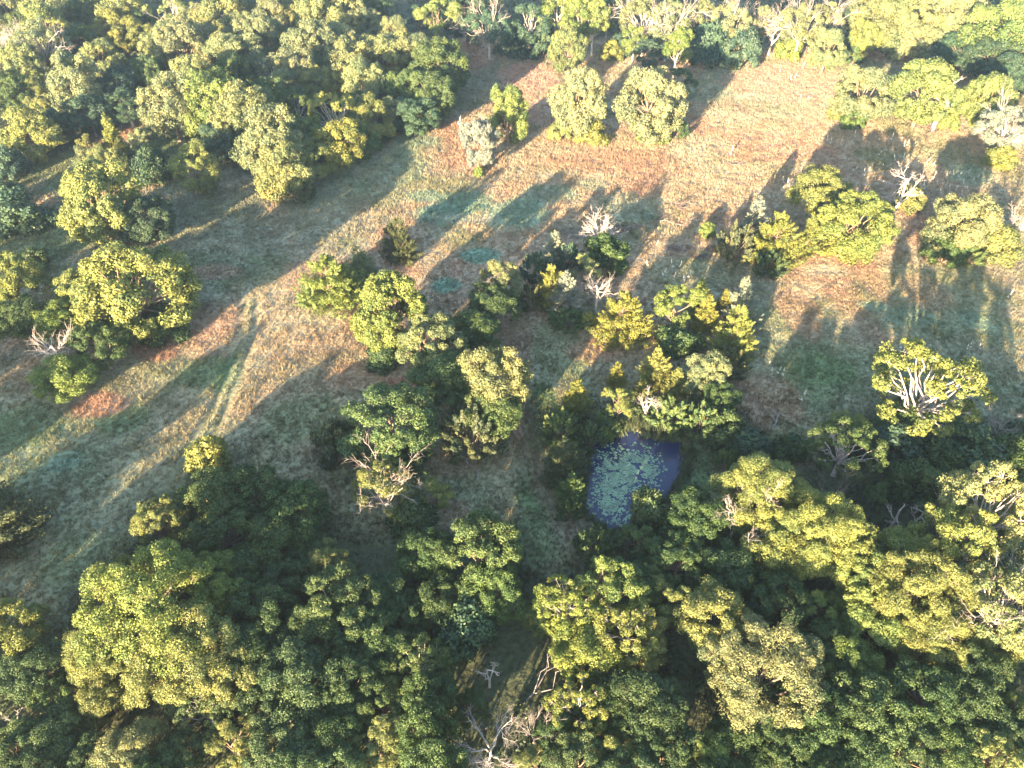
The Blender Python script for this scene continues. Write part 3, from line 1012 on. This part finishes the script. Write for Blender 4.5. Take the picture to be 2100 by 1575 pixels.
ded|1000|1525|185|.85|s|large dead tree with bleached forking limbs at the picture's foot
ded|1095|1490|92|1.2|s|smaller dead tree with upright limbs beside the large dead one
snag|1003|1375|50|1.9|b|thin upright dead stem over the black clearing
yng|965|1440|70|.9|d|small dark green tuft behind the large dead tree
oak|600|1575|120|.9|d|dark crown cut by the lower border left of the vivid yellow tree
oak|690|1590|110|.9|m|dull crown cut by the lower border beside the vivid yellow tree
oak|900|1590|110|1.7|d|dark crown cut by the lower border under the large dead tree's left limbs
oak|1180|1560|110|.9|m|green-brown crown at the lower border between dead limbs and a half-lit tree
oak|1140|1500|80|.9|d|dark small crown behind the smaller dead tree
oak|60|1590|110|.9|d|dark crown cut by the lower border beside the olive corner tree
oak|320|1600|110|.9|d|dark crown cut by the lower border under the olive tree
oak|1300|1600|120|.9|d|dark crown cut by the lower border under the half-lit tree
oak|1470|1610|120|.9|d|dark crown cut by the lower border under the bright green shaded tree
oak|1700|1610|120|.9|d|dark crown cut by the lower border under the sapling-like crown
oak|820|1340|90|.9|d|dark crown at the back of the grey-green thin tree
oak|540|1440|110|.9|d|dark crown under the lit ragged crown of the giant oak
oak|760|1380|90|.9|d|dark crown between hanging-clump tree and grey-green thin tree
oak|545|1255|135|.9|d|dark crown right behind the crooked bare white branches
oak|520|1335|120|.9|d|dark crown touching the lit ragged crown of the giant oak
oak|590|1195|110|.9|d|dark crown between the grove's lawn corner and the pale-crested oak
oak|780|1225|100|.9|d|dark crown at the lawn's lower end beside the pale-crested oak
oak|830|1260|90|.9|d|dark crown between pale-crested oak and grey-green thin tree
oak|1110|1260|80|.9|m|green crown squeezed between the black clearing and the lit open crown
oak|1240|1450|100|.9|d|dark crown beside the yellow-lit open tree, under the bent grey stem
oak|1480|1330|100|.9|d|dark crown on the left flank of the cushion-shaped olive crown
oak|1690|1330|110|.9|d|dark crown below the vivid lime tree in its hollow
oak|1640|1560|100|.9|d|dark crown at the lower border right of the cushion crown's foot
# --- left edge
ced|-45|1062|215|.75|k|large dark cedar with a rusty gold flank at the left border
oak|20|1290|125|1.05|y|lit oak cut by the left border beside the shaded meadow
oak|70|1375|120|.9|d|dark tree between the lit border oak and the dead twig fan
oak|120|1425|95|.9|m|gold-flecked tree beside the black hollow
snag|32|1475|66|1.0|s|white dead twig fan at the left border
oak|110|1500|105|.9|m|dull green tree behind the white dead twig fan
oak|25|1540|110|.9|m|olive tree in the lowest left corner
oak|170|1545|90|.9|d|dark tree beside the black hollow at the picture's foot
oak|22|565|115|1.05|y|lime-lit tree cut by the left border
oak|45|650|110|.9|d|dark lower tree beneath the lime-lit border tree
yng|92|582|46|1.2|y|small lit side crown by the lime-lit border tree
shr|70|530|60|.7|d|low dark scrub behind the lime-lit border tree
dom|275|592|225|.88|y|great dense round oak with a hundred lit clumps
oak|170|590|105|1.0|y|lit neighbour joined to the great dense round oak
oak|120|655|95|.95|l|low lime-green crown below the great dense oak's left neighbour
oak|205|700|120|.95|m|half-lit crown beside the white dead limbs
oak|136|768|112|.85|l|lime-lit lowest oak of the big clump, by the orange streak
fan|112|705|100|1.3|s|white dead limbs spreading from the big oak clump
shr|330|660|100|.7|d|dark shaded bush under the great dense round oak
dom|200|410|165|.98|y|tall olive cedar-like tree, lit half of the round clump
ced|170|335|60|1.2|p|pale grey-green crown behind the tall olive cedar-like tree
dom|298|446|116|.8|t|dark teal half of the round clump beside the tall olive tree
oak|215|330|80|1.0|p|pale tree rising behind the tall olive cedar-like tree
ncd|230|282|50|1.8|y|bright yellow spire at the corner of the upper wood
yng|290|288|56|1.25|p|pale round tree beside the bright yellow spire
yng|180|298|52|1.2|y|yellow-green small tree left of the bright yellow spire
shr|310|335|80|.9|t|dark bush beneath the pale round tree by the yellow spire
yng|385|330|96|1.3|y|lone lime tree with a white stem on the shaded grass
shr|418|375|46|.9|p|twiggy grey-green side bush of the lone lime tree
shr|30|432|115|.75|t|dark scrub with a yellow spot at the left border
shr|12|395|70|.8|t|dark bush behind the scrub with a yellow spot
"""
# --- the closed wood, crown by crown: x, y, width, height to width, colour, what sets it apart
WOOD = """
25|22|92|1.1|p|pale crown in the wood's top left corner
105|20|96|1.1|p|peach-lit crown second along the wood's top edge
62|55|74|1.0|m|shaded crown under the peach-lit crown
92|58|92|1.1|y|rosy crown in front of the peach-lit crown
178|32|72|1.1|m|blue-green crown beside the dark gap in the top edge
258|20|84|1.3|p|tall pale crown to the right of the dark gap
243|62|82|1.0|y|bright yellow crown below the tall pale crown
300|55|62|1.1|m|shaded crown right of the bright yellow crown
362|28|84|1.1|p|pale crown with grey boughs near the bare twig top
362|72|62|1.0|p|small pale crown below the one with grey boughs
422|52|74|1.0|p|smooth round crown like a ball, high in the wood
468|28|92|1.1|p|leafy crown behind the smooth round ball crown
492|62|66|1.1|p|crown with a dark cleft right of the ball crown
32|78|66|1.1|s|grey twiggy crown at the wood's left border
82|78|112|1.0|p|wide pale crown beside the grey twiggy crown
132|80|56|1.0|m|small crown at the wide pale crown's right shoulder
168|88|64|1.0|m|green crown between wide pale crown and dark gap
292|78|52|1.1|y|peach crown left of the dark blue hollow
200|120|74|1.0|p|pale topped crown above the dark blue hollow
48|132|74|1.1|p|mottled crown on the left under the wide pale crown
115|122|46|1.1|y|yellow crown just above the oval crown
145|172|90|1.3|p|big pale oval crown leaning over dark trees
70|170|52|1.3|y|orange-tinted narrow crown left of the oval crown
18|182|62|1.1|m|dull crown at the left border by the orange-tinted crown
85|222|46|1.1|y|small sunny crown below the orange-tinted crown
68|268|96|1.0|y|yellow broad crown above the shaded grass corner
15|332|72|.9|t|dark bushy tree at the left border by the shaded grass
112|262|66|1.0|t|dark tree right of the yellow broad crown
182|232|76|1.0|t|dark tree under the big pale oval crown
238|172|66|1.0|t|dark tree in the wood's blue hollow
258|212|86|.9|t|blue shaded thicket by the narrow grass glade
318|110|66|1.1|p|pale crown on the left shoulder of the main grove
372|98|92|1.1|p|pale crown high on the main grove
422|95|72|1.1|p|crown with grey shading behind the grove's bright front
308|152|62|1.1|m|half-lit crown overhanging the blue hollow
396|165|92|1.1|p|large pale crown at the main grove's middle
348|215|104|1.2|p|long pale crown hanging down over the glade
432|218|104|1.3|l|long lime-tinged crown hanging beside the glade
482|118|92|1.0|p|pale crown on the grove's ridge
472|160|84|1.0|m|blue-shaded crown behind the grove's ridge
502|238|112|1.1|p|dense pale crown at the grove's lower front
450|290|78|.9|t|dark tree in the shade below the lime-tinged long crown
545|28|84|1.1|p|pale crown at the top edge, left of a tan crown
580|32|74|1.0|y|tan crown at the top edge with a dark side
530|80|84|1.1|p|pale crown with blue shade beneath it
583|95|56|1.1|y|star-shaped lit crown in blue shade
622|85|54|1.0|m|blue-green crown beside the star-shaped lit crown
655|30|92|1.2|p|tall leaning pale crown near the wood's top
700|35|92|1.1|p|creamy crown right of the tall leaning crown
745|55|72|1.0|p|creamy ragged crown on the wood's back slope
762|20|74|1.0|m|blue-green back crown by the dark blue gap
806|70|62|1.2|p|upright tufted crown near the dark blue gap
850|92|62|1.0|y|yellowish low crown left of the bright yellow lone tree
642|98|92|1.1|p|pale crown with a purple shaded flank
700|90|74|1.1|p|creamy crown above the long lit ridge crown
715|138|94|1.1|p|broad creamy ridge crown
742|178|84|1.2|p|long lit ridge crown ending in dark boughs
792|118|92|1.0|p|creamy crown above the shaded blue face
842|118|92|1.0|p|crown with peach tufts on the grove's right shoulder
898|142|100|1.1|m|speckled round crown at the grove's right end
885|195|92|1.0|m|speckled lower crown at the grove's right end
832|185|74|1.1|m|blue shaded crown between the speckled crowns and the ridge
560|138|74|1.1|p|tufted crown behind the open oak with grey limbs
602|152|84|1.1|p|creamy tufted crown in the grove's middle
652|150|62|1.1|m|shaded crown beside the creamy tufted crown
576|182|62|1.2|p|lit finger-like crown low in the grove's middle
642|175|72|1.0|y|yellow tufted crown over blue shade
700|175|62|1.0|y|round yellow tuft of a crown
545|215|96|1.1|m|shaded crown with lit dots beside the dense pale crown
605|215|84|1.1|m|blue-green crown left of the grey-limbed open oak
688|232|104|1.2|y|open oak with grey limbs showing on the grove's front
742|215|76|1.1|m|half-lit crown right of the grey-limbed open oak
762|245|74|1.2|y|yellow-tipped crown on the grove's meadow side
800|230|66|1.2|p|lit column of crown on the grove's meadow side
848|240|76|.9|t|dark boughs at the meadow's edge under the speckled crowns
562|298|124|1.2|p|large pale leaning crown at the grove's near corner
622|290|84|1.1|m|dark crown with lit dots near the leaning crown
692|292|92|1.0|y|gold-dotted crown on the near meadow edge
742|285|72|.9|m|green bushy crown along the near meadow edge
588|342|96|1.1|p|pale lower crown at the wood's near tip
640|328|76|1.0|y|yellow-dotted crown at the wood's near tip
895|32|86|1.2|l|bright yellow lone tree at the wood's far right end
862|35|62|1.1|t|blue shaded tree left of the bright yellow lone tree
958|30|74|1.3|t|dark blue tree behind the meadow's far tongue
1002|52|96|1.0|t|blue-grey round tree with bare twigs on top
1052|82|66|.9|t|blue shaded bush at the far meadow's back edge
1085|45|86|1.2|t|dark teal tree left of the bright birch-like trees
1112|85|58|1.0|t|teal bush beside the pale rounded meadow tree
1145|22|82|1.5|l|bright hanging birch-like crown, first of four
1192|28|72|1.6|l|bright hanging birch-like crown, second of four
1216|42|64|1.7|l|bright hanging birch-like crown, third and lowest of four
1245|22|62|1.6|m|duller hanging birch-like crown, last of four, with a straight stem
1300|78|50|1.5|l|lime narrow tree before the white-limbed tree
1372|38|86|1.4|p|pale green tree right of the white-limbed tree
1390|92|60|1.7|l|tall lime column tree standing out of the far wood
1333|112|70|1.0|t|grey-green shaded bush before the lime column tree
1397|165|60|1.1|d|dark leafy tail below the lime column tree
1432|35|92|1.2|p|creamy bare-branched tree beyond the meadow
1500|42|92|1.2|p|creamy tree with pink twigs beyond the meadow
1462|88|92|.9|t|dark undergrowth below the creamy trees beyond the meadow
1520|95|84|.9|t|dark brush at the pink meadow's far edge
1535|52|76|1.1|p|pale round tree right of the pink-twigged creamy tree
1560|40|74|1.2|p|thin pale tree beside the big bare-limbed far tree
1645|45|92|1.2|p|pale tree with curved white branches at the far edge
1622|85|58|1.1|l|lime bush-like tree under the bare-limbed far trees
1695|100|68|1.2|p|pale tree with a lime skirt jutting into the pink meadow
1692|38|84|1.2|p|pale tree with one arching white limb
1732|55|56|1.1|t|dark teal tree between pale far trees
1770|78|58|1.2|y|smooth yellow egg-shaped tree at the meadow's far edge
1790|30|104|1.1|p|broad creamy tree behind the yellow egg-shaped tree
1832|48|92|1.1|p|creamy tree right of the broad creamy one
1856|80|70|1.0|p|creamy low tree over dark brush
1892|85|66|1.0|p|rosy low tree beside the yellowish far tree
1885|22|82|1.0|p|creamy tree in the last row beyond the meadow
1915|68|62|1.1|y|yellowish far tree above the blue shade
1962|38|100|1.1|p|large bright cauliflower tree at far right
2062|65|138|1.0|l|huge smooth domed tree in the far right corner
1920|108|66|.8|t|blue shaded brush below the yellowish far tree
1975|100|76|.9|t|blue shaded tree under the cauliflower tree
2045|120|92|.9|t|dark blue trees' nearest crown under the huge dome
2080|155|86|.9|t|dark blue crown behind the leafy tree by the dead grey tree
1998|20|62|1.0|t|blue back tree between the two great bright far trees
2090|18|66|1.0|t|blue back tree behind the huge dome
1960|120|40|.9|s|pale small bush on the hazy grass below the cauliflower tree
1995|146|32|.9|s|pale sprout at the path by the dead white trunk
1740|100|60|.8|m|green brush right of the jutting pale tree
"""
for _l in WOOD.strip().splitlines():
    _x, _y, _w, _h, _t, _d = _l.split("|")
    _k = "wok"
    if "birch" in _d or "column" in _d or "narrow" in _d:
        _k = "ash"
    elif "bush" in _d or "brush" in _d or "thicket" in _d or "undergrowth" in _d or "sprout" in _d:
        _k = "shr"
    elif "limb" in _d or "twig" in _d or "branches" in _d or "bare" in _d:
        _k = "stg" if "open oak" not in _d else "opn"
    elif "round tree" in _d or "lone" in _d:
        _k = "yng"
    PLANTS += "|".join((_k, _x, _y, str(float(_w) * (1.12 if _k == "wok" else 1)), _h, _t, _d)) + "\n"
PLANTS += """
stg|1325|28|100|1.2|p|white-limbed pale tree towering beyond the far meadow
ded|1590|38|96|1.1|s|bare white-limbed tree at the pink meadow's far edge
ded|1450|40|70|1.1|s|bare whitish tree before the creamy trees beyond the meadow
shr|865|245|46|1.1|y|small round bush at the grove's foot on the pink grass
spk|612|385|70|.8|k|dark purple-based bush at the wood's near tip
shr|560|375|70|.9|y|yellow-green bush at the wood's near tip by the thin lit streak
shr|1275|90|70|.6|t|dark low brush behind the far lit grass strip
shr|1255|102|50|.7|y|sunny weedy brush on the far lit grass strip
"""

# trees outside the frame: x, y, width, height
OUTSIDE = []
_r = random.Random(3)
_ca, _sa = math.cos(SUN_HEAD), math.sin(SUN_HEAD)


def outside(u, v, W, H):
    OUTSIDE.append((u * _ca + v * _sa, v * _ca - u * _sa, W, H))


for _i in range(10):
    outside(-77.8 - _i * 6.2, 0 + _r.uniform(-4, 4), 9, 13 + _r.uniform(-1, 1.5))
for _u, _h in ((-67.4, 6), (-64, 6.2), (-60.8, 6), (-57, 7.8), (-53.5, 7.5)):
    outside(_u, _r.uniform(-1, 1), 5.2, _h)
for _i in range(6):
    outside(28 + _i * 6, 62 + _r.uniform(-4, 4), 8, 11)
STALKS = [
    ("pale seed stalk in the shaded grass behind the open bright oak", "seed stalks behind the open bright oak",
     [(1607, 375, 16), (1618, 383, 17), (1602, 390, 14), (1634, 372, 12), (1650, 362, 12), (1772, 360, 16), (1780, 352, 15), (1745, 358, 14), (1753, 350, 12)]),
    ("pale seed stalk in the shade below the round pale oak", "seed stalks below the round pale oak",
     [(1696, 290, 14), (1702, 296, 12), (1827, 288, 13), (1848, 290, 10), (1853, 302, 13), (1860, 300, 13), (1872, 300, 10), (1803, 318, 11), (1835, 330, 15), (1852, 325, 12), (1812, 345, 11), (1732, 305, 9)]),
    ("bluish-white feathery plant standing under the round pale oak", None, [(1752, 282, 14)]),
    ("pale seed stalk in the teal growth beside the silver dead cedar", "seed stalks in the teal growth",
     [(1918, 360, 13), (1930, 352, 10), (1942, 360, 12), (1955, 358, 12), (1966, 362, 13), (1975, 378, 12), (1985, 392, 13), (1960, 390, 12), (1948, 388, 13), (1938, 380, 10), (1930, 396, 12), (1972, 400, 12), (1992, 372, 11), (2003, 366, 10), (1900, 335, 12), (1912, 342, 10), (1908, 372, 14), (1896, 388, 16), (1922, 378, 12), (1985, 355, 9)]),
    ("white seed stalk in the strip between dead white tree and gold cedars", "seed stalks by the lime broadleaf",
     [(1318, 482, 12), (1358, 565, 20), (1380, 548, 18), (1394, 548, 18), (1383, 568, 16), (1346, 502, 12), (1328, 545, 10)]),
    ("lit white seed stalk in the orange streak", "lit seed stalks", [(1411, 568, 18), (1405, 574, 14), (1328, 545, 12)]),
    ("greyish seed stalk on the dark grass beside the pale round tree", "seed stalks near the pond's pale tree",
     [(1582, 770, 16), (1593, 768, 18), (1604, 772, 18), (1578, 748, 10), (1590, 690, 8)]),
    ("small white seed stalk on the dark right meadow", "seed stalks on the dark right meadow",
     [(2066, 610, 16), (2072, 606, 14), (1983, 716, 12), (1990, 712, 12), (2008, 716, 12), (1847, 715, 18)]),
    ("bright whitish leafy stalk alone in the dark grass by the sparse shaded oak", None, [(1641, 822, 26)]),
    ("pale seed stalk on the far pink grass before the jutting pale tree", "seed stalks on the far pink grass",
     [(1632, 130, 13), (1645, 140, 13), (1622, 165, 11), (1630, 160, 11), (1642, 205, 10), (1660, 207, 10), (1600, 150, 9)]),
    ("pale seed stalk on the pink grass beside the wood", "seed stalks beside the wood", [(1038, 183, 14), (940, 258, 18), (1498, 318, 18)]),
]
FALLEN = [
    (1315, 466, 5, 12, "grey fallen log on the dim grass right of the dead white tree", 1, M_DARKDEAD),
    (1365, 460, 5, -12, "dark fallen branch along the lit tan grass patch", 1, M_DARKDEAD),
    (955, 945, 4.5, -50, "thin fallen branch on the dark lawn below the spreading juniper"),
    (1500, 340, 3, -20, "dark fallen branch on the pink meadow", 1, M_DARKDEAD),
    (1900, 265, 5, 0, "pile of dark fallen branches under the wide green oak", 12, M_DARKDEAD, "brush_pile"),
    (1398, 428, 2.6, 10, "low pile of broken twigs on the lit tan grass", 8, M_DARKDEAD, "brush_pile"),
    (1085, 1425, 9, 40, "long bare fallen trunk pointing out of the black clearing", 1, M_DEAD),
    (1590, 865, 3, 60, "grey fallen twig on the purple-brown grass"),
    (348, 1435, 5, -35, "grey fallen trunk below the giant sunlit oak"),
]

for line in PLANTS.strip().splitlines():
    if line.startswith("#") or not line.strip():
        continue
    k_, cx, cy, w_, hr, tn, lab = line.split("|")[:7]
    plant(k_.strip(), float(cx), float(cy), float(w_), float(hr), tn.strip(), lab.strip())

# trees of the same wood outside the frame, whose shadows reach into it
for x, y, W, H in OUTSIDE:
    name, cat, pn, variants = KINDS["oak"]
    i = _used.get("oak", 0)
    _used["oak"] = i + 1
    tm, cm, W0, H0, fc = variants[i % len(variants)]
    root = bpy.data.objects.new(name, None)
    COL.objects.link(root)
    root.location = (x, y, gz(x, y))
    root.rotation_euler = (0, 0, random.uniform(0, 6.283))
    root.scale = (W / W0, W / W0, H / H0)
    tag(root, "green oak of the wood beyond the frame, nearest the camera's own side", cat, "oaks outside the picture")
    new_obj(pn[0], tm, root)
    new_obj(pn[1], cm, root).color = (*TINT["g"], 1)

# ------------------------------------------------------------------ tall pale seed stalks standing in the meadow


def stalk_mesh(i):
    T = Wood()
    h = 2.0
    T.limb(bend((0, 0, -.1), (random.uniform(-.08, .08), random.uniform(-.08, .08), h * .45), .03, 3), taper(.035, .03, 3), 5)
    t = T
    for j in range(7):
        a = random.random() * 6.28
        z = random.uniform(.03, .3)
        q = random.uniform(.2, .38)
        t.limb([(0, 0, z), (q * .6 * math.cos(a), q * .6 * math.sin(a), z + .16), (q * math.cos(a), q * math.sin(a), z + .1)], [.05, .1, .01], 4)
    H_ = Wood()
    x, y = T.v[-1][0], T.v[-1][1]
    H_.limb([(x, y, h * .42), (x, y, h * .55), (x * 1.2, y * 1.2, h * .8), (x * 1.4, y * 1.4, h)], [.04, .11, .08, .015], 6)
    return T.mesh("stalk_stem", M_STALK), H_.mesh("stalk_seed_head", M_STALK)


STM = [stalk_mesh(i) for i in range(4)]
for lab, grp, spots in STALKS:
    for i, (px, py, hpx) in enumerate(spots):
        P = at(px, py)
        s = hpx * depth(P) / F / 2.0 / .93
        r = bpy.data.objects.new("seed_stalk", None)
        COL.objects.link(r)
        r.location = (P[0], P[1], gz(P[0], P[1]))
        r.rotation_euler = (0, 0, random.uniform(0, 6.28))
        r.scale = (s * 1.25, s * 1.25, s)
        tag(r, lab, "plant", grp if len(spots) > 1 else None)
        a, b = STM[i % 4]
        new_obj("stem", a, r)
        new_obj("seed_head", b, r)

# ------------------------------------------------------------------ fallen wood


def fallen(px, py, length, ang, label, pieces=1, mat=None, name="fallen_log"):
    P = at(px, py)
    T = Wood()
    for i in range(pieces):
        a = math.radians(ang) + (rng.normal() * .7 if pieces > 1 else 0)
        l_ = length * (rng.uniform(.5, 1) if pieces > 1 else 1)
        o = rng.normal(size=2) * (length * .22 if pieces > 1 else 0)
        p0 = np.array([o[0] - math.cos(a) * l_ / 2, o[1] - math.sin(a) * l_ / 2, .15 + (rng.random() * .5 if pieces > 1 else 0)])
        p1 = np.array([o[0] + math.cos(a) * l_ / 2, o[1] + math.sin(a) * l_ / 2, .2 + (rng.random() * .9 if pieces > 1 else .1)])
        twig(T, p0, p1, .1 if pieces == 1 else .07, 2 if pieces > 1 else 1)
    o = new_obj(name, T.mesh(name, mat or M_DEAD))
    o.location = (P[0], P[1], gz(P[0], P[1]))
    tag(o, label, "dead wood")


for a in FALLEN:
    fallen(*a)

# ------------------------------------------------------------------ grass of the meadow
def tuft_cloud(npts, x0, x1, y0, y1, hgt, blades, width, seed):
    r = np.random.default_rng(seed)
    X = r.uniform(x0, x1, npts)
    Y = r.uniform(y0, y1, npts)
    # only inside the camera's view, with a margin
    dpt = Y * CP + HCAM * SP
    px = 1050 + X / dpt * F
    zc = (0 - HCAM) * CP + Y * SP
    py = 787.5 - (Y * SP - HCAM * CP) / dpt * F
    ok = (px > -150) & (px < 2250) & (py < 1650) & (py > -60)
    ok &= poly_dist(X, Y, POND) > .3
    clump = fbm(X / 1.6 + 7, Y / 1.6 + 3, 2)
    ok &= r.random(npts) < .45 + .9 * clump
    X, Y, clump = X[ok], Y[ok], clump[ok]
    wd_ = np.minimum.reduce([poly_dist(X, Y, q) for q in WOODS])
    q_ = (wd_ > -1) | (r.random(len(X)) < .25)
    X, Y, clump, wd_ = X[q_], Y[q_], clump[q_], wd_[q_]
    n_ = len(X)
    Z = ground_z(X, Y)
    col = growth_color(X, Y)
    hh = hgt * (.55 + .9 * clump) * r.uniform(.7, 1.3, n_)
    track = np.minimum(line_dist(X, Y, TRACK), line_dist(X, Y, TRACK2))
    hh *= np.where(track < .6, .35, 1) * np.where(wd_ < -1, .6, 1)
    # repeat for blades
    X, Y, Z, hh = [np.repeat(q, blades) for q in (X, Y, Z, hh)]
    col = np.repeat(col, blades, 0)
    m_ = len(X)
    a = r.uniform(0, 6.283, m_)
    lean = r.uniform(.15, .75, m_)
    off = r.normal(size=(m_, 2)) * width * 2.2
    bx, by = X + off[:, 0], Y + off[:, 1]
    fa = r.uniform(0, 6.283, m_)
    wd = width * r.uniform(.6, 1.3, m_)
    v = np.empty((m_, 3, 3))
    v[:, 0] = np.stack([bx - np.cos(fa) * wd, by - np.sin(fa) * wd, Z - .05], 1)
    v[:, 1] = np.stack([bx + np.cos(fa) * wd, by + np.sin(fa) * wd, Z - .05], 1)
    v[:, 2] = np.stack([bx + np.cos(a) * hh * lean, by + np.sin(a) * hh * lean, Z + hh * np.sqrt(1 - lean ** 2 * .8)], 1)
    col = col * r.uniform(.75, 1.3, (m_, 1))
    return v.reshape(-1, 3), np.repeat(col, 3, 0)


V1, C1 = tuft_cloud(170000, -75, 75, 28, 105, .27, 7, .04, 1)
V2, C2 = tuft_cloud(190000, -130, 130, 105, 185, .36, 6, .075, 2)
V3, C3 = tuft_cloud(120000, -200, 200, 185, 300, .45, 5, .13, 3)
# taller weeds standing singly among the grass
V5, C5 = tuft_cloud(4500, -150, 150, 40, 190, .6, 14, .06, 5)
C5 = C5 * .45 + np.array((.07, .09, .05)) * .5
# sedges and reeds on the pond's bank
r_ = np.random.default_rng(9)
lo_, hi_ = POND.min(0) - 3, POND.max(0) + 4
X = r_.uniform(lo_[0], hi_[0], 9000)
Y = r_.uniform(lo_[1], hi_[1], 9000)
pd_ = poly_dist(X, Y, POND)
far_ = (Y - lo_[1]) / (hi_[1] - lo_[1])
ok_ = (pd_ > -.15) & (pd_ < .35 + 1.3 * far_) & (r_.random(9000) < .8)
X, Y = [np.repeat(q[ok_], 6) + r_.normal(size=ok_.sum() * 6) * .12 for q in (X, Y)]
k_ = len(X)
fa_, la_, ha_ = r_.uniform(0, 6.28, k_), r_.uniform(0, 6.28, k_), r_.uniform(.4, 1.15, k_)
zz_ = np.maximum(ground_z(X, Y), -.3)
V4 = np.stack([np.stack([X - np.cos(fa_) * .04, Y - np.sin(fa_) * .04, zz_], 1), np.stack([X + np.cos(fa_) * .04, Y + np.sin(fa_) * .04, zz_], 1),
               np.stack([X + np.cos(la_) * .4 * ha_, Y + np.sin(la_) * .4 * ha_, zz_ + ha_], 1)], 1).reshape(-1, 3)
C4 = np.repeat(np.array((.085, .115, .06)) * r_.uniform(.6, 1.4, (k_, 1)), 3, 0)
tag(new_obj("reeds", mesh_np("reeds", V4, np.arange(len(V4)).reshape(-1, 3), M_GRASS, colors=C4)), "green sedges and reeds round the pond's bank", "reeds", kind="stuff")
V = np.concatenate([V1, V2, V3, V5])
Cc = np.concatenate([C1, C2, C3, C5])
tag(new_obj("grass", mesh_np("grass", V, np.arange(len(V)).reshape(-1, 3), M_GRASS, colors=Cc)), "dry and green grass of the old meadow", "grass", kind="stuff")

# ------------------------------------------------------------------ undergrowth on the floor of the woods
U = Leaves()
open_px = [(1010, 1330, 5.5), (1060, 1290, 4), (290, 1460, 5), (1110, 1330, 4), (1180, 1400, 2.5), (700, 1120, 6), (1080, 1180, 5)]
open_at = [(*at(px_, py_)[:2], r__) for px_, py_, r__ in open_px]
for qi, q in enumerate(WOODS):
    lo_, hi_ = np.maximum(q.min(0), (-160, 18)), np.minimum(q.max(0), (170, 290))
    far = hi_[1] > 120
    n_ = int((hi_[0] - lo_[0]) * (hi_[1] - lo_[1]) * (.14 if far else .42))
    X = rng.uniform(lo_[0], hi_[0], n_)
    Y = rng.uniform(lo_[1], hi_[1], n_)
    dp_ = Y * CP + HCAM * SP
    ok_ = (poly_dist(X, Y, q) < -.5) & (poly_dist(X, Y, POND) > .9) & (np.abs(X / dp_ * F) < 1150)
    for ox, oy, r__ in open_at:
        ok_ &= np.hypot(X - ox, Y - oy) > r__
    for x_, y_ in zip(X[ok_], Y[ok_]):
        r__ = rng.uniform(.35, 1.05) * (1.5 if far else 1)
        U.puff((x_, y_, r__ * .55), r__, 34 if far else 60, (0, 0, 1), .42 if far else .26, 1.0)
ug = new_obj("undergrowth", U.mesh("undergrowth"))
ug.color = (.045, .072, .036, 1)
tag(ug, "dark low undergrowth on the floor of the woods", "undergrowth", kind="stuff")

# ------------------------------------------------------------------ the hazy air
HZ = 0.0004
bm_v = [(-1005, -405, -3), (1005, -405, -3), (1005, 1305, -3), (-1005, 1305, -3), (-1005, -405, 75), (1005, -405, 75), (1005, 1305, 75), (-1005, 1305, 75)]
bm_f = np.array([(0, 3, 2, 1), (4, 5, 6, 7), (0, 1, 5, 4), (1, 2, 6, 5), (2, 3, 7, 6), (3, 0, 4, 7)])
m, n, out = mat_new("haze")
pv = n.nodes.new("ShaderNodeVolumePrincipled")
pv.inputs["Color"].default_value = (.55, .74, 1.0, 1)
pv.inputs["Anisotropy"].default_value = 0.6
pv.inputs["Density"].default_value = HZ
n.links.new(pv.outputs[0], out.inputs["Volume"])
if HZ:
    tag(new_obj("haze", mesh_np("haze", bm_v, bm_f, m)), "thin pale morning haze over the meadow and the woods", "haze", kind="stuff")
